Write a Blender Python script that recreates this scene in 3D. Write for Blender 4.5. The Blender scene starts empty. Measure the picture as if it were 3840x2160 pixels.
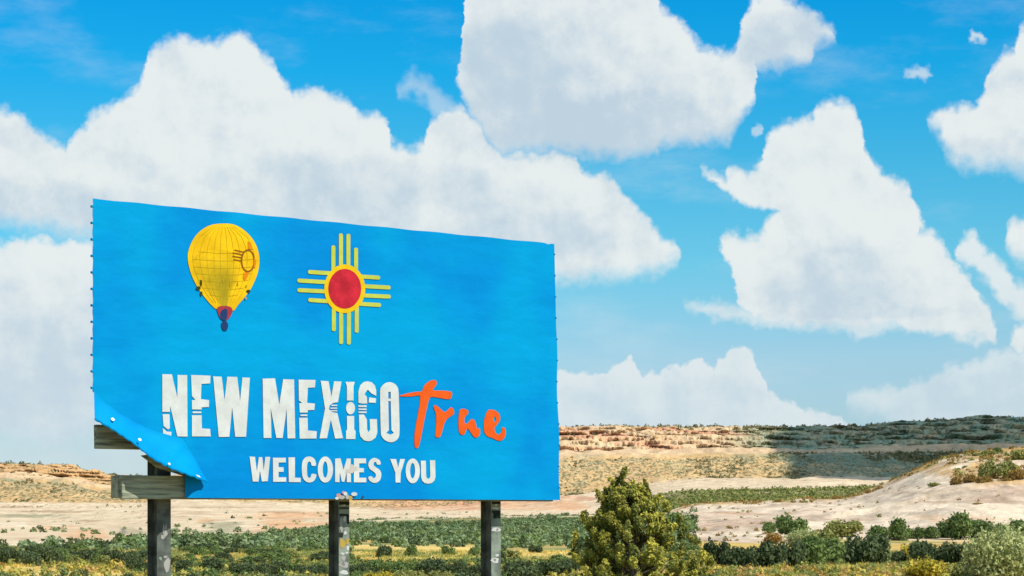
import bpy, bmesh, math, random
import numpy as np
from mathutils import Vector, noise as mnoise
from mathutils.geometry import tessellate_polygon

SC = bpy.context.scene
COL = SC.collection
# ------------------------------------------------------------------ camera
F = 5640.0            # focal length in measuring units (frame 2576 x 1449)
CX, HY = 1288.0, 1303.0
CAMZ = 1.7
cam = bpy.data.cameras.new('camera')
camo = bpy.data.objects.new('camera', cam); COL.objects.link(camo)
camo.location = (0, 0, CAMZ); camo.rotation_euler = (math.radians(90), 0, 0)
cam.sensor_width = 36; cam.lens = F / 2576 * 36
cam.shift_y = (HY - 724.5) / 2576
cam.clip_start = 0.5; cam.clip_end = 20000
SC.camera = camo
# ------------------------------------------------------------------ light
SUN_H = (0.80, -0.60); SUN_EL = math.radians(50)
SUN = Vector((SUN_H[0] * math.cos(SUN_EL), SUN_H[1] * math.cos(SUN_EL), math.sin(SUN_EL)))
sl = bpy.data.lights.new('sun', 'SUN'); sl.energy = 5.0; sl.angle = math.radians(0.5); sl.color = (1.0, 0.945, 0.85)
so = bpy.data.objects.new('sun', sl); COL.objects.link(so)
so.rotation_euler = (-SUN).to_track_quat('-Z', 'Y').to_euler(); so.location = (30, -30, 60)
SC.view_settings.view_transform = 'Standard'
SC.view_settings.look = 'None'
SC.view_settings.exposure = 0.25
SC.view_settings.gamma = 1.0
SC.view_settings.use_curve_mapping = False
EXPO = 2 ** 0.25
SC.render.engine = 'CYCLES'
SC.cycles.max_bounces = 5; SC.cycles.diffuse_bounces = 3; SC.cycles.transparent_max_bounces = 4
SC.cycles.use_denoising = True


def lin(r, g, b):
    return tuple((c / 255 / 12.92) if c <= 10.3 else ((c / 255 + 0.055) / 1.055) ** 2.4 for c in (r, g, b))


# ---------------------------------------------------------------- node helper
class N:
    """tiny wrapper so that node maths reads as arithmetic"""
    def __init__(s, nt, sock): s.nt, s.s = nt, sock
    def _m(s, op, o=None, c=None, clamp=False):
        n = s.nt.nodes.new('ShaderNodeMath'); n.operation = op; n.use_clamp = clamp
        for i, v in enumerate((s, o, c)):
            if v is None: continue
            if isinstance(v, N): s.nt.links.new(v.s, n.inputs[i])
            else: n.inputs[i].default_value = v
        return N(s.nt, n.outputs[0])
    def __add__(s, o): return s._m('ADD', o)
    def __sub__(s, o): return s._m('SUBTRACT', o)
    def __mul__(s, o): return s._m('MULTIPLY', o)
    def __truediv__(s, o): return s._m('DIVIDE', o)
    def max(s, o): return s._m('MAXIMUM', o)
    def min(s, o): return s._m('MINIMUM', o)
    def abs(s): return s._m('ABSOLUTE')
    def pow(s, o): return s._m('POWER', o)
    def clamp(s): return s._m('ADD', 0.0, clamp=True)
    def step(s, a, b, smooth=True):
        n = s.nt.nodes.new('ShaderNodeMapRange'); n.clamp = True
        if smooth: n.interpolation_type = 'SMOOTHSTEP'
        s.nt.links.new(s.s, n.inputs[0]); n.inputs[1].default_value = a; n.inputs[2].default_value = b
        return N(s.nt, n.outputs[0])


def vmath(nt, op, a, b=None, scale=None):
    n = nt.nodes.new('ShaderNodeVectorMath'); n.operation = op
    nt.links.new(a, n.inputs[0])
    if b is not None:
        if isinstance(b, tuple): n.inputs[1].default_value = b
        else: nt.links.new(b, n.inputs[1])
    if scale is not None: n.inputs['Scale'].default_value = scale
    return n.outputs['Value'] if op in ('LENGTH', 'DOT_PRODUCT') else n.outputs[0]


def ntex(nt, vec, scale, detail=4, rough=0.55, color=False, dist=0.0):
    n = nt.nodes.new('ShaderNodeTexNoise'); n.inputs['Scale'].default_value = scale
    n.inputs['Detail'].default_value = detail; n.inputs['Roughness'].default_value = rough
    n.inputs['Distortion'].default_value = dist
    nt.links.new(vec, n.inputs['Vector'])
    return n.outputs['Color'] if color else N(nt, n.outputs['Fac'])


def mixc(nt, fac, a, b):
    n = nt.nodes.new('ShaderNodeMix'); n.data_type = 'RGBA'; n.clamp_factor = True
    for i, v in ((0, fac), (6, a), (7, b)):
        if isinstance(v, N): nt.links.new(v.s, n.inputs[i])
        elif isinstance(v, tuple): n.inputs[i].default_value = (*v, 1)
        elif isinstance(v, (int, float)): n.inputs[i].default_value = v
        else: nt.links.new(v, n.inputs[i])
    return n.outputs[2]


# ------------------------------------------------------------------ sky
W = bpy.data.worlds.new('World'); SC.world = W; W.use_nodes = True
nt = W.node_tree; nt.nodes.clear()
out = nt.nodes.new('ShaderNodeOutputWorld'); bg = nt.nodes.new('ShaderNodeBackground')
nt.links.new(bg.outputs[0], out.inputs[0])
SKY_S = 0.10
bg.inputs[1].default_value = SKY_S
sky = nt.nodes.new('ShaderNodeTexSky'); sky.sky_type = 'NISHITA'; sky.sun_disc = False
sky.sun_elevation = SUN_EL; sky.sun_rotation = math.atan2(SUN_H[0], SUN_H[1])
sky.altitude = 1600; sky.air_density = 1.0; sky.dust_density = 0.6; sky.ozone_density = 2.0
tc = nt.nodes.new('ShaderNodeTexCoord'); DIR = tc.outputs['Generated']
sp = nt.nodes.new('ShaderNodeSeparateXYZ'); nt.links.new(DIR, sp.inputs[0])
dx, dy, dz = (N(nt, sp.outputs[i]) for i in range(3))
AZ = dx._m('ARCTAN2', dy) * F           # angular coordinates, in 1/F radians
EL = dz._m('ARCSINE') * F
# photo-graded sky colour: the Nishita sky times a tint that follows elevation
RES = 1.0


def to_ang(x, y):
    az = math.atan((x - CX) / F)
    return az * F, math.atan((HY - y) / F * math.cos(az)) * F


def ramp(nt, fac, stops):
    r = nt.nodes.new('ShaderNodeValToRGB'); nt.links.new(fac.s, r.inputs[0])
    el = r.color_ramp.elements
    while len(el) < len(stops): el.new(0.5)
    for e, (p, c) in zip(el, stops): e.position = p; e.color = (*c, 1)
    return r.outputs[0]


SKY_TINT = [(0.0, (0.50, 0.66, 0.82)), (0.12, (0.60, 0.73, 0.86)), (0.28, (0.73, 0.90, 0.95)), (0.45, (0.42, 1.03, 1.05)),
            (0.62, (0.22, 1.04, 1.14)), (0.78, (0.05, 1.02, 1.28)), (1.0, (0.002, 0.93, 1.36))]
tint = ramp(nt, EL / 1420.0, SKY_TINT)
mul = nt.nodes.new('ShaderNodeMix'); mul.data_type = 'RGBA'; mul.blend_type = 'MULTIPLY'; mul.inputs[0].default_value = 1
nt.links.new(sky.outputs[0], mul.inputs[6]); nt.links.new(tint, mul.inputs[7])
SKYC = mul.outputs[2]
# ---- clouds: outlines as float curves over azimuth, broken up by noise
wA = ntex(nt, DIR, 42, 5, 0.6, color=True); wB = ntex(nt, DIR, 160, 4, 0.65, color=True)
def sepc(c):
    n = nt.nodes.new('ShaderNodeSeparateXYZ'); nt.links.new(c, n.inputs[0])
    return N(nt, n.outputs[0]), N(nt, n.outputs[1])
a1, a2 = sepc(wA); b1, b2 = sepc(wB)
vor = nt.nodes.new('ShaderNodeTexVoronoi'); vor.feature = 'SMOOTH_F1'; vor.inputs['Scale'].default_value = 150
vor.inputs['Smoothness'].default_value = 0.25
vor.inputs['Detail'].default_value = 1.5; vor.inputs['Roughness'].default_value = 0.6
vsh = vmath(nt, 'ADD', DIR, vmath(nt, 'SCALE', wA, scale=0.006))
nt.links.new(vsh, vor.inputs['Vector'])
VD = N(nt, vor.outputs['Distance'])
AX = AZ + (a1 - 0.5) * 26.0 + (b1 - 0.5) * 30.0
AY = EL + (a2 - 0.5) * 26.0 + (b2 - 0.5) * 30.0 + (VD - 0.36) * 20.0


def fcurve(fac, pts):
    n = nt.nodes.new('ShaderNodeFloatCurve'); nt.links.new(fac.s, n.inputs[1])
    c = n.mapping.curves[0]
    n.mapping.use_clip = False
    c.points[0].location = pts[0]; c.points[1].location = pts[-1]
    for p in pts[1:-1]: c.points.new(*p)
    for p in c.points: p.handle_type = 'VECTOR'
    n.mapping.update()
    return N(nt, n.outputs[0])


def cloud(top, bot, soft_t=19, soft_b=36, amp=1.0):
    """top/bot: outline points (x, y) left to right"""
    T = [to_ang(*p) for p in top]; B = [to_ang(*p) for p in bot]
    x0, x1 = T[0][0], T[-1][0]
    # keep strictly rising x
    def fix(P):
        o = [P[0]]
        for p in P[1:]:
            if p[0] > o[-1][0] + 1e-3: o.append(p)
        return [((p[0] - x0) / (x1 - x0), p[1] / 1600.0) for p in o]
    u = AX.step(x0, x1, smooth=False)
    t = fcurve(u, fix(T)) * 1600.0; b = fcurve(u, fix(B)) * 1600.0
    inx = AX.step(x0 - 4, x0 + 4) * AX.step(x1 + 4, x1 - 4)
    al = (t - AY).step(-soft_t, soft_t) * (AY - b).step(-soft_b, soft_b) * inx * amp
    depth = (t - AY)
    return al, al * depth.step(10, 330, smooth=False)


CL = []
CL.append(cloud([(165,372),(180,345),(230,275),(262,262),(300,240),(345,200),(368,165),(374,120),(400,100),(450,78),(500,92),(545,98),(600,70),(635,90),(655,125),(690,150),(702,185),(692,238),(740,222),(785,213),(860,233),(900,282),(945,275),(972,292),(985,345),(1040,362),(1068,350),(1075,300),(1110,268),(1160,262),(1200,288),(1225,345),(1280,372),(1380,372),(1445,378),(1470,425),(1540,432),(1572,490),(1625,540),(1660,585),(1700,600),(1712,625)],
                [(165,560),(230,570),(300,760),(1000,760),(1300,700),(1410,690),(1560,678),(1660,664),(1712,640)]))
CL.append(cloud([(-420,300),(-250,215),(-80,235),(0,262),(30,272),(60,288),(85,315),(120,335),(165,358),(215,440),(245,520)],
                [(-420,480),(-200,560),(0,545),(120,565),(200,580),(245,585)]))
CL.append(cloud([(-420,700),(-200,620),(0,606),(60,590),(110,588),(150,602),(180,592),(233,596),(330,640),(420,760)],
                [(-420,1010),(0,1085),(120,1120),(240,1100),(420,980)], soft_b=70))
CL.append(cloud([(1150,160),(1163,70),(1172,-60),(1300,-190),(1500,-230),(1640,-60),(1660,10),(1700,38),(1760,108),(1800,125),(1850,112),(1878,20),(1900,-25),(1960,-30),(2010,5),(2060,40),(2092,52),(2102,75)],
                [(1150,185),(1180,270),(1215,330),(1250,372),(1440,370),(1500,378),(1560,380),(1655,376),(1666,352),(1740,346),(1836,338),(1842,318),(1862,290),(1880,262),(1898,225),(1902,156),(1960,150),(2040,142),(2055,98),(2102,84)], soft_b=30))
CL.append(cloud([(1764,418),(1785,428),(1806,432),(1822,438),(1830,420),(1850,411),(1868,420),(1886,430),(1906,412),(1918,395),(1922,372),(1930,345),(1940,326),(1958,308),(1980,297),(2005,296),(2030,290),(2046,284),(2052,268),(2072,252),(2090,243),(2112,242),(2136,250),(2150,268),(2160,288),(2163,310),(2172,330),(2176,352),(2190,380),(2202,402),(2220,425),(2236,438),(2262,450),(2285,458),(2296,478),(2302,500),(2312,520),(2328,560)],
                [(1764,424),(1790,450),(1820,472),(1850,488),(1885,503),(1915,510),(1950,512),(1958,525),(1950,560),(1985,620),(2290,640),(2312,560),(2328,565)], soft_b=12))
CL.append(cloud([(1808,600),(1816,584),(1830,574),(1850,576),(1866,592),(1878,582),(1892,578),(1904,585),(1930,550),(1950,520),(2000,470),(2250,470),(2292,560),(2340,572),(2372,600),(2400,650),(2440,690),(2462,735),(2490,780),(2505,815)],
                [(1808,610),(1830,640),(1850,700),(1862,765),(1900,788),(1960,800),(2060,812),(2180,822),(2250,800),(2300,822),(2400,830),(2450,830),(2505,850)], soft_b=14))
CL.append(cloud([(1720,752),(1800,750),(1880,768),(2000,782),(2160,788),(2300,760),(2420,770),(2470,775),(2500,800)],
                [(1720,760),(1800,785),(1900,800),(2000,812),(2180,835),(2300,800),(2400,838),(2465,850),(2500,840)], soft_t=18, soft_b=16, amp=0.75))
CL.append(cloud([(2335,285),(2365,265),(2410,255),(2450,262),(2480,215),(2492,160),(2520,125),(2548,118),(2562,62),(2620,20),(2760,-40),(3000,60),(3200,300)],
                [(2335,295),(2360,320),(2378,360),(2410,398),(2480,398),(2576,412),(2800,420),(3000,400),(3200,330)]))
CL.append(cloud([(2405,615),(2425,582),(2450,576),(2478,620),(2520,650),(2560,700),(2640,720),(2800,700)],
                [(2405,640),(2450,660),(2490,710),(2530,760),(2580,800),(2640,810),(2800,760)], soft_b=20, amp=0.9))
CL.append(cloud([(2532,570),(2550,545),(2580,540),(2640,500),(2760,560)], [(2532,590),(2550,625),(2580,648),(2660,660),(2760,600)]))
CL.append(cloud([(1380,925),(1450,922),(1520,930),(1545,905),(1590,888),(1618,935),(1650,932),(1700,910),(1750,892),(1800,905),(1835,870),(1872,858),(1900,885),(1935,975),(1980,992),(2030,1020),(2090,1030),(2160,1060),(2235,1080)],
                [(1380,1160),(1500,1160),(2000,1160),(2235,1160)], soft_t=8, soft_b=30, amp=0.92))
CL.append(cloud([(2130,985),(2170,962),(2260,966),(2330,945),(2380,918),(2440,905),(2500,878),(2580,862),(2680,880),(2900,940)],
                [(2130,1000),(2200,1030),(2350,1100),(2500,1110),(2600,1110),(2900,1050)], soft_t=16, soft_b=40, amp=0.75))
CL.append(cloud([(2535,850),(2560,815),(2600,800),(2680,830)], [(2535,862),(2560,872),(2600,878),(2680,860)], soft_b=12))
CL.append(cloud([(2440,82),(2452,70),(2470,78),(2482,92)], [(2440,90),(2455,96),(2470,98),(2482,98)], soft_t=10, soft_b=10, amp=0.7))
CL.append(cloud([(2275,175),(2300,165),(2330,160),(2345,175)], [(2275,180),(2300,186),(2330,184),(2345,180)], soft_t=10, soft_b=10, amp=0.6))
CL.append(cloud([(1000,210),(1040,170),(1075,190),(1110,230),(1150,260),(1190,270)], [(1000,230),(1040,215),(1070,240),(1110,310),(1150,350),(1190,360)], soft_t=26, soft_b=26, amp=0.45))
CL.append(cloud([(-200,1100),(0,1075),(120,1090),(300,1080),(460,1100)], [(-200,1230),(0,1210),(460,1210)], soft_t=40, soft_b=40, amp=0.45))
CL.append(cloud([(1895,310),(1905,295),(1920,300)], [(1895,325),(1908,335),(1920,330)], soft_t=8, soft_b=8, amp=0.5))
alpha = CL[0][0]
deep = CL[0][1]
for a, d in CL[1:]: alpha = alpha.max(a)
for a, d in CL[1:14]: deep = deep.max(d)
# the same broken cumulus goes on beyond the frame, from noise alone
flat = nt.nodes.new('ShaderNodeVectorMath'); flat.operation = 'MULTIPLY'; flat.inputs[1].default_value = (1, 1, 2.2); nt.links.new(DIR, flat.inputs[0])
nb = ntex(nt, flat.outputs[0], 5.0, 9, 0.56)
outm = (AZ.abs().step(1600, 2300)).max(EL.step(1650, 2300)) * EL.step(-50, 250)
alpha = alpha.max(nb.step(0.53, 0.60) * outm)
# thin veils
veil = ntex(nt, vmath(nt, 'MULTIPLY', DIR, (1, 1, 3.0)), 9, 6, 0.62).step(0.50, 0.80) * 0.28
alpha = alpha.max(veil)
# billow relief, lit from the upper right
nz1 = ntex(nt, DIR, 34, 7, 0.6)
off = vmath(nt, 'ADD', DIR, (0.006, 0.0, 0.008))
nz2 = ntex(nt, off, 34, 7, 0.6)
relief = (nz1 - nz2) * 2.4
soft = ntex(nt, DIR, 14, 5, 0.5)
shade = (soft - 0.5) * 0.9


def ell(x, y, rx, ry, k):
    X, Y = to_ang(x, y)
    n = ((AX - X) / rx).pow(2.0) + ((AY - Y) / ry).pow(2.0)
    return (n.step(1.0, 0.0)) * k


SH = [ell(820, 470, 360, 130, 0.62), ell(1500, 310, 470, 110, 0.80), ell(1290, 190, 300, 250, 0.62), ell(150, 510, 300, 90, 0.5), ell(60, 930, 400, 260, 0.6),
      ell(1380, 570, 420, 80, 0.45), ell(2110, 700, 260, 130, 0.62), ell(2160, 775, 300, 26, 0.55), ell(1700, 1000, 380, 90, 0.4),
      ell(2520, 370, 170, 70, 0.55), ell(1985, 90, 180, 110, 0.62), ell(2420, 1000, 320, 120, 0.4), ell(1180, 480, 300, 90, 0.3)]
sh = SH[0]
for s in SH[1:]: sh = sh.max(s)
bil = ntex(nt, DIR, 95, 5, 0.62) - ntex(nt, vmath(nt, 'ADD', DIR, (0.003, 0.0, 0.004)), 95, 5, 0.62)
grey = (sh * 0.95 + shade * 0.95 + deep * 0.34 + 0.0 - relief * 0.85 - bil * 0.55).step(-0.15, 1.25)
CW = tuple(c / SKY_S / EXPO for c in (0.82, 0.865, 0.86)); CG = tuple(c / SKY_S / EXPO for c in (0.53, 0.65, 0.745))
ccol = mixc(nt, grey, CW, CG)
ccol = mixc(nt, EL.step(750, 0) * 0.55, ccol, tuple(c / SKY_S / EXPO for c in (0.60, 0.72, 0.79)))
skyfin = mixc(nt, alpha * 0.97, SKYC, ccol)
nt.links.new(skyfin, bg.inputs[0])
W.cycles.sampling_method = 'MANUAL'; W.cycles.sample_map_resolution = 512


# ================================================================== helpers
def new_mat(name):
    m = bpy.data.materials.new(name); m.use_nodes = True
    t = m.node_tree; b = t.nodes['Principled BSDF']
    b.inputs['Roughness'].default_value = 0.85
    b.inputs['Specular IOR Level'].default_value = 0.25
    return m, t, b


def simple_mat(name, col, rough=0.8, var=0.12, scale=3.0, bump=0.0, spec=0.25, detail=5, dark=None):
    m, t, b = new_mat(name)
    b.inputs['Roughness'].default_value = rough; b.inputs['Specular IOR Level'].default_value = spec
    tcn = t.nodes.new('ShaderNodeTexCoord')
    n = ntex(t, tcn.outputs['Object'], scale, detail, 0.6)
    lo = dark or tuple(c * (1 - 2.2 * var) for c in col); hi = tuple(min(1, c * (1 + 1.4 * var)) for c in col)
    c = mixc(t, n.step(0.3, 0.7), lo, hi)
    t.links.new(c, b.inputs['Base Color'])
    if bump:
        bn = t.nodes.new('ShaderNodeBump'); bn.inputs['Distance'].default_value = bump
        t.links.new(n.s, bn.inputs['Height']); t.links.new(bn.outputs[0], b.inputs['Normal'])
    return m


def tag(o, label=None, cat=None, group=None, kind=None):
    if label: o['label'] = label
    if cat: o['category'] = cat
    if group: o['group'] = group
    if kind: o['kind'] = kind
    return o


def mesh_np(name, V, faces, mat=None, colors=None, smooth=False):
    """faces: (n,3) or (n,4) int array"""
    me = bpy.data.meshes.new(name)
    V = np.asarray(V, np.float32); faces = np.asarray(faces, np.int32); k = faces.shape[1]
    me.vertices.add(len(V)); me.vertices.foreach_set('co', V.ravel())
    me.loops.add(faces.size); me.loops.foreach_set('vertex_index', faces.ravel())
    me.polygons.add(len(faces))
    me.polygons.foreach_set('loop_start', np.arange(0, faces.size, k, dtype=np.int32))
    me.polygons.foreach_set('loop_total', np.full(len(faces), k, np.int32))
    me.update(calc_edges=True)
    if colors is not None:
        a = me.color_attributes.new('tint', 'FLOAT_COLOR', 'POINT')
        C = np.ones((len(V), 4), np.float32); C[:, :colors.shape[1]] = colors
        a.data.foreach_set('color', C.ravel())
    me.polygons.foreach_set('use_smooth', np.full(len(faces), smooth))
    if mat: me.materials.append(mat)
    return me


def link(name, me, parent=None, loc=None):
    o = bpy.data.objects.new(name, me); COL.objects.link(o)
    if parent: o.parent = parent
    if loc is not None: o.location = loc
    return o


def grid_faces(nr, nc):
    i = np.arange(nr - 1)[:, None] * nc + np.arange(nc - 1)[None, :]
    return np.stack([i, i + 1, i + nc + 1, i + nc], -1).reshape(-1, 4)


_rng = np.random.RandomState(5)
_P = _rng.rand(512, 512)


def vnoise(x, y):
    xi = np.floor(x).astype(int); yi = np.floor(y).astype(int)
    fx = x - xi; fy = y - yi
    fx = fx * fx * (3 - 2 * fx); fy = fy * fy * (3 - 2 * fy)
    a = _P[xi % 512, yi % 512]; b = _P[(xi + 1) % 512, yi % 512]
    c = _P[xi % 512, (yi + 1) % 512]; d = _P[(xi + 1) % 512, (yi + 1) % 512]
    return (a * (1 - fx) + b * fx) * (1 - fy) + (c * (1 - fx) + d * fx) * fy


def fbm(x, y, oct=5, rough=0.5, seed=0.0):
    s = 0; a = 1; t = 0
    x = np.asarray(x, float) + seed * 17.3; y = np.asarray(y, float) + seed * 9.7
    for k in range(oct):
        s = s + a * vnoise(x, y); t += a
        a *= rough; x = x * 2.03 + 11.1; y = y * 2.03 + 5.7
    return s / t - 0.5


def smooth01(x): x = np.clip(x, 0, 1); return x * x * (3 - 2 * x)


# ================================================================== terrain
def plain_z(X, Y):
    r = np.sqrt(X * X + Y * Y)
    emb = 1 - smooth01((r - 14) / 30)
    return -1.5 + 1.5 * emb * 0.97 + 0.30 * fbm(X / 40, Y / 40, 3, seed=2) * smooth01((r - 30) / 60)


def plain_zs(x, d): return plain_z(np.array((x - CX) / F * d), np.array(float(d)))


# sand hill on the right
SH_X = np.array([1380, 1500, 1600, 1650, 1700, 1740, 1900, 2100, 2165, 2270, 2330, 2392, 2480, 2600, 2900, 3300.])
SH_R = np.array([1352, 1335, 1318, 1300, 1280, 1271, 1265, 1254, 1246, 1201, 1170, 1145, 1133, 1127, 1118, 1110.])
SH_F = np.array([1420, 1405, 1390, 1385, 1383, 1381, 1372, 1366, 1366, 1368, 1368, 1368, 1366, 1364, 1360, 1355.])
SH_D = np.array([225, 300, 360, 420, 520, 640, 760.])


def _smooth(xp, fp, sig):
    xx = np.arange(-700, 3700, 10.0); f = np.interp(xx, xp, fp)
    k = np.exp(-0.5 * (np.arange(-12, 13) * 10 / sig) ** 2); k /= k.sum()
    return xx, np.convolve(np.pad(f, 12, mode='edge'), k, 'valid')


SH_F = _smooth(SH_X, SH_F, 45)[1]; SH_X, SH_R = _smooth(SH_X, SH_R, 28)


def hill_y(x, d):
    r = np.interp(x, SH_X, SH_R); f = np.interp(x, SH_X, SH_F)
    f0 = 1303 + 3.5 * F / 225
    ys = [f0 + 0 * x, f - 16 * 1.0, f * 0.55 + r * 0.45 - 6, f * 0.28 + r * 0.72 - 2, r, r + 14, 1352 + 0 * x]
    ys[1] = np.minimum(ys[1], f0)
    t = np.interp(d, SH_D, np.arange(len(SH_D)))
    i = np.clip(np.floor(t).astype(int), 0, len(SH_D) - 2); w = t - i
    Y = np.stack([np.broadcast_to(v, np.shape(x)) for v in ys])
    i = np.broadcast_to(i, np.shape(x)); w = np.broadcast_to(w, np.shape(x))
    lo = np.take_along_axis(Y, i[None], 0)[0]; hi = np.take_along_axis(Y, (i + 1)[None], 0)[0]
    return lo * (1 - w) + hi * w


# mesa: control columns (x) -> picture heights at fixed depths
MD = np.array([430, 560, 760, 960, 1115, 1200, 1260, 1290, 1320, 1700, 2300.])
MX = {
    -500: (1352, 1338, 1315, 1292, 1266, 1208, 1202, 1186, 1176, 1183, 1330),
    -100: (1352, 1340, 1318, 1292, 1266, 1208, 1202, 1180, 1170, 1177, 1330),
    60:   (1352, 1340, 1320, 1292, 1266, 1206, 1200, 1180, 1167, 1175, 1330),
    150:  (1352, 1340, 1320, 1290, 1268, 1210, 1204, 1182, 1170, 1178, 1330),
    210:  (1352, 1338, 1318, 1286, 1270, 1222, 1214, 1198, 1182, 1190, 1330),
    270:  (1352, 1336, 1312, 1282, 1270, 1236, 1226, 1208, 1197, 1204, 1330),
    330:  (1352, 1334, 1308, 1280, 1272, 1244, 1232, 1214, 1200, 1208, 1330),
    430:  (1352, 1332, 1300, 1274, 1262, 1245, 1236, 1220, 1206, 1212, 1330),
    600:  (1352, 1332, 1298, 1276, 1262, 1244, 1236, 1222, 1208, 1214, 1330),
    800:  (1352, 1330, 1302, 1284, 1270, 1250, 1238, 1220, 1204, 1210, 1330),
    950:  (1352, 1328, 1306, 1290, 1282, 1262, 1246, 1225, 1200, 1205, 1330),
    1150: (1350, 1324, 1303, 1288, 1278, 1248, 1232, 1190, 1150, 1156, 1330),
    1300: (1350, 1322, 1302, 1284, 1258, 1180, 1165, 1118, 1088, 1093, 1330),
    1410: (1350, 1320, 1300, 1272, 1246, 1152, 1138, 1100, 1077, 1080, 1330),
    1550: (1350, 1318, 1296, 1262, 1230, 1152, 1136, 1098, 1075, 1079, 1330),
    1700: (1350, 1316, 1276, 1232, 1206, 1150, 1134, 1096, 1076, 1080, 1330),
    1950: (1350, 1316, 1274, 1226, 1204, 1144, 1126, 1094, 1077, 1081, 1330),
    2150: (1350, 1316, 1270, 1222, 1204, 1142, 1124, 1094, 1076, 1080, 1330),
    2300: (1350, 1316, 1268, 1220, 1204, 1140, 1120, 1088, 1066, 1069, 1330),
    2480: (1350, 1316, 1268, 1220, 1204, 1140, 1112, 1076, 1053, 1057, 1330),
    2600: (1350, 1316, 1268, 1220, 1204, 1140, 1114, 1078, 1057, 1062, 1330),
    3100: (1350, 1316, 1268, 1220, 1204, 1142, 1120, 1092, 1072, 1078, 1330),
}
_mx = np.array(sorted(MX)); _my = np.array([MX[k] for k in _mx], float)
_my = np.stack([_smooth(_mx, _my[:, j], 30)[1] for j in range(_my.shape[1])], 1); _mx = np.arange(-700, 3700, 10.0)


def mesa_y(x, d):
    cols = np.stack([np.interp(x, _mx, _my[:, j]) for j in range(len(MD))])
    t = np.interp(d, MD, np.arange(len(MD)))
    i = np.clip(np.floor(t).astype(int), 0, len(MD) - 2); w = t - i
    i = np.broadcast_to(i, np.shape(x)); w = np.broadcast_to(w, np.shape(x))
    lo = np.take_along_axis(cols, i[None], 0)[0]; hi = np.take_along_axis(cols, (i + 1)[None], 0)[0]
    return lo * (1 - w) + hi * w


def surf_y(x, d):
    z = plain_z((x - CX) / F * d, d)
    y = HY + (CAMZ - z) * F / d
    y = np.where((d > 226) & (d < 760), np.minimum(y, hill_y(x, d)), y)
    y = np.where((d > 430) & (d < 2300), np.minimum(y, mesa_y(x, d)), y)
    return y


_dm = np.concatenate([np.arange(60, 430, 1.0), np.arange(430, 1400, 3.0)])


def hit(x, y):
    """depth at which the sight line (x, y) meets the land"""
    ys = surf_y(np.full(len(_dm), float(x)), _dm)
    k = np.argmax(ys <= y)
    return _dm[k] if ys[k] <= y else None


def world(x, y, d): return np.array([(x - CX) / F * d, d, CAMZ + (HY - y) / F * d])


def land_point(x, y):
    d = hit(x, y)
    if d is None: return None
    ys = float(surf_y(np.array([float(x)]), np.array([d]))[0])
    return world(x, ys, d)


# ---- colours of the land (albedo, linear)
SAND = np.array([0.59, 0.475, 0.325]); ROCK = np.array([0.50, 0.31, 0.18]); RED = np.array([0.46, 0.235, 0.14])
TALUS = np.array([0.47, 0.34, 0.18]); SAGE = np.array([0.13, 0.155, 0.065]); STRAW = np.array([0.55, 0.40, 0.11]); OCHRE = np.array([0.47, 0.30, 0.12])
BRUSH = np.array([0.135, 0.185, 0.13])


def lerp(a, b, w):
    w = np.clip(w, 0, 1)[..., None]
    return a * (1 - w) + b * w


def land_mat(name, scale, bump, speck=0.0, speck_col=(0.08, 0.09, 0.04), speck_scale=0.3, bscale=1.0):
    m, t, b = new_mat(name)
    at = t.nodes.new('ShaderNodeVertexColor'); at.layer_name = 'tint'
    g = t.nodes.new('ShaderNodeNewGeometry')
    P = g.outputs['Position']
    n = ntex(t, P, scale, 8, 0.65)
    n2 = ntex(t, P, scale * 0.13, 4, 0.5)
    dk = t.nodes.new('ShaderNodeMix'); dk.data_type = 'RGBA'; dk.blend_type = 'MULTIPLY'; dk.inputs[0].default_value = 1
    t.links.new(at.outputs[0], dk.inputs[6])
    t.links.new(mixc(t, n.step(0.3, 0.7), (0.80, 0.78, 0.74), (1.12, 1.12, 1.10)), dk.inputs[7])
    dk2 = t.nodes.new('ShaderNodeMix'); dk2.data_type = 'RGBA'; dk2.blend_type = 'MULTIPLY'; dk2.inputs[0].default_value = 1
    t.links.new(dk.outputs[2], dk2.inputs[6])
    t.links.new(mixc(t, n2.step(0.35, 0.65), (0.93, 0.91, 0.89), (1.05, 1.05, 1.05)), dk2.inputs[7])
    c = dk2.outputs[2]
    if speck:
        mpp = t.nodes.new('ShaderNodeMapping'); mpp.inputs['Scale'].default_value = (1, 0.22, 1.25); t.links.new(P, mpp.inputs[0])
        th = N(t, at.outputs['Alpha'])
        s1 = ((ntex(t, mpp.outputs[0], speck_scale, 3, 0.65) + th * 0.16) - 0.66).step(0.0, 0.035)
        c = mixc(t, s1 * speck, c, speck_col)
    t.links.new(c, b.inputs['Base Color'])
    bn = t.nodes.new('ShaderNodeBump'); bn.inputs['Distance'].default_value = bump; bn.inputs['Strength'].default_value = 1.0
    t.links.new(n.s, bn.inputs['Height']); t.links.new(bn.outputs[0], b.inputs['Normal'])
    b.inputs['Specular IOR Level'].default_value = 0.08
    b.inputs['Roughness'].default_value = 0.95
    return m


def stains(col, x, y, n):
    """outcrops, washes and crusts that colour the pale ground"""
    for cx, cy, rx, ry, c, k in STAINS:
        e = 1 - np.hypot((x - cx) / rx, (y - cy) / ry) + 2.2 * n
        col = lerp(col, np.array(c), smooth01(e * 2.2) * k)
    return col


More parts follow.
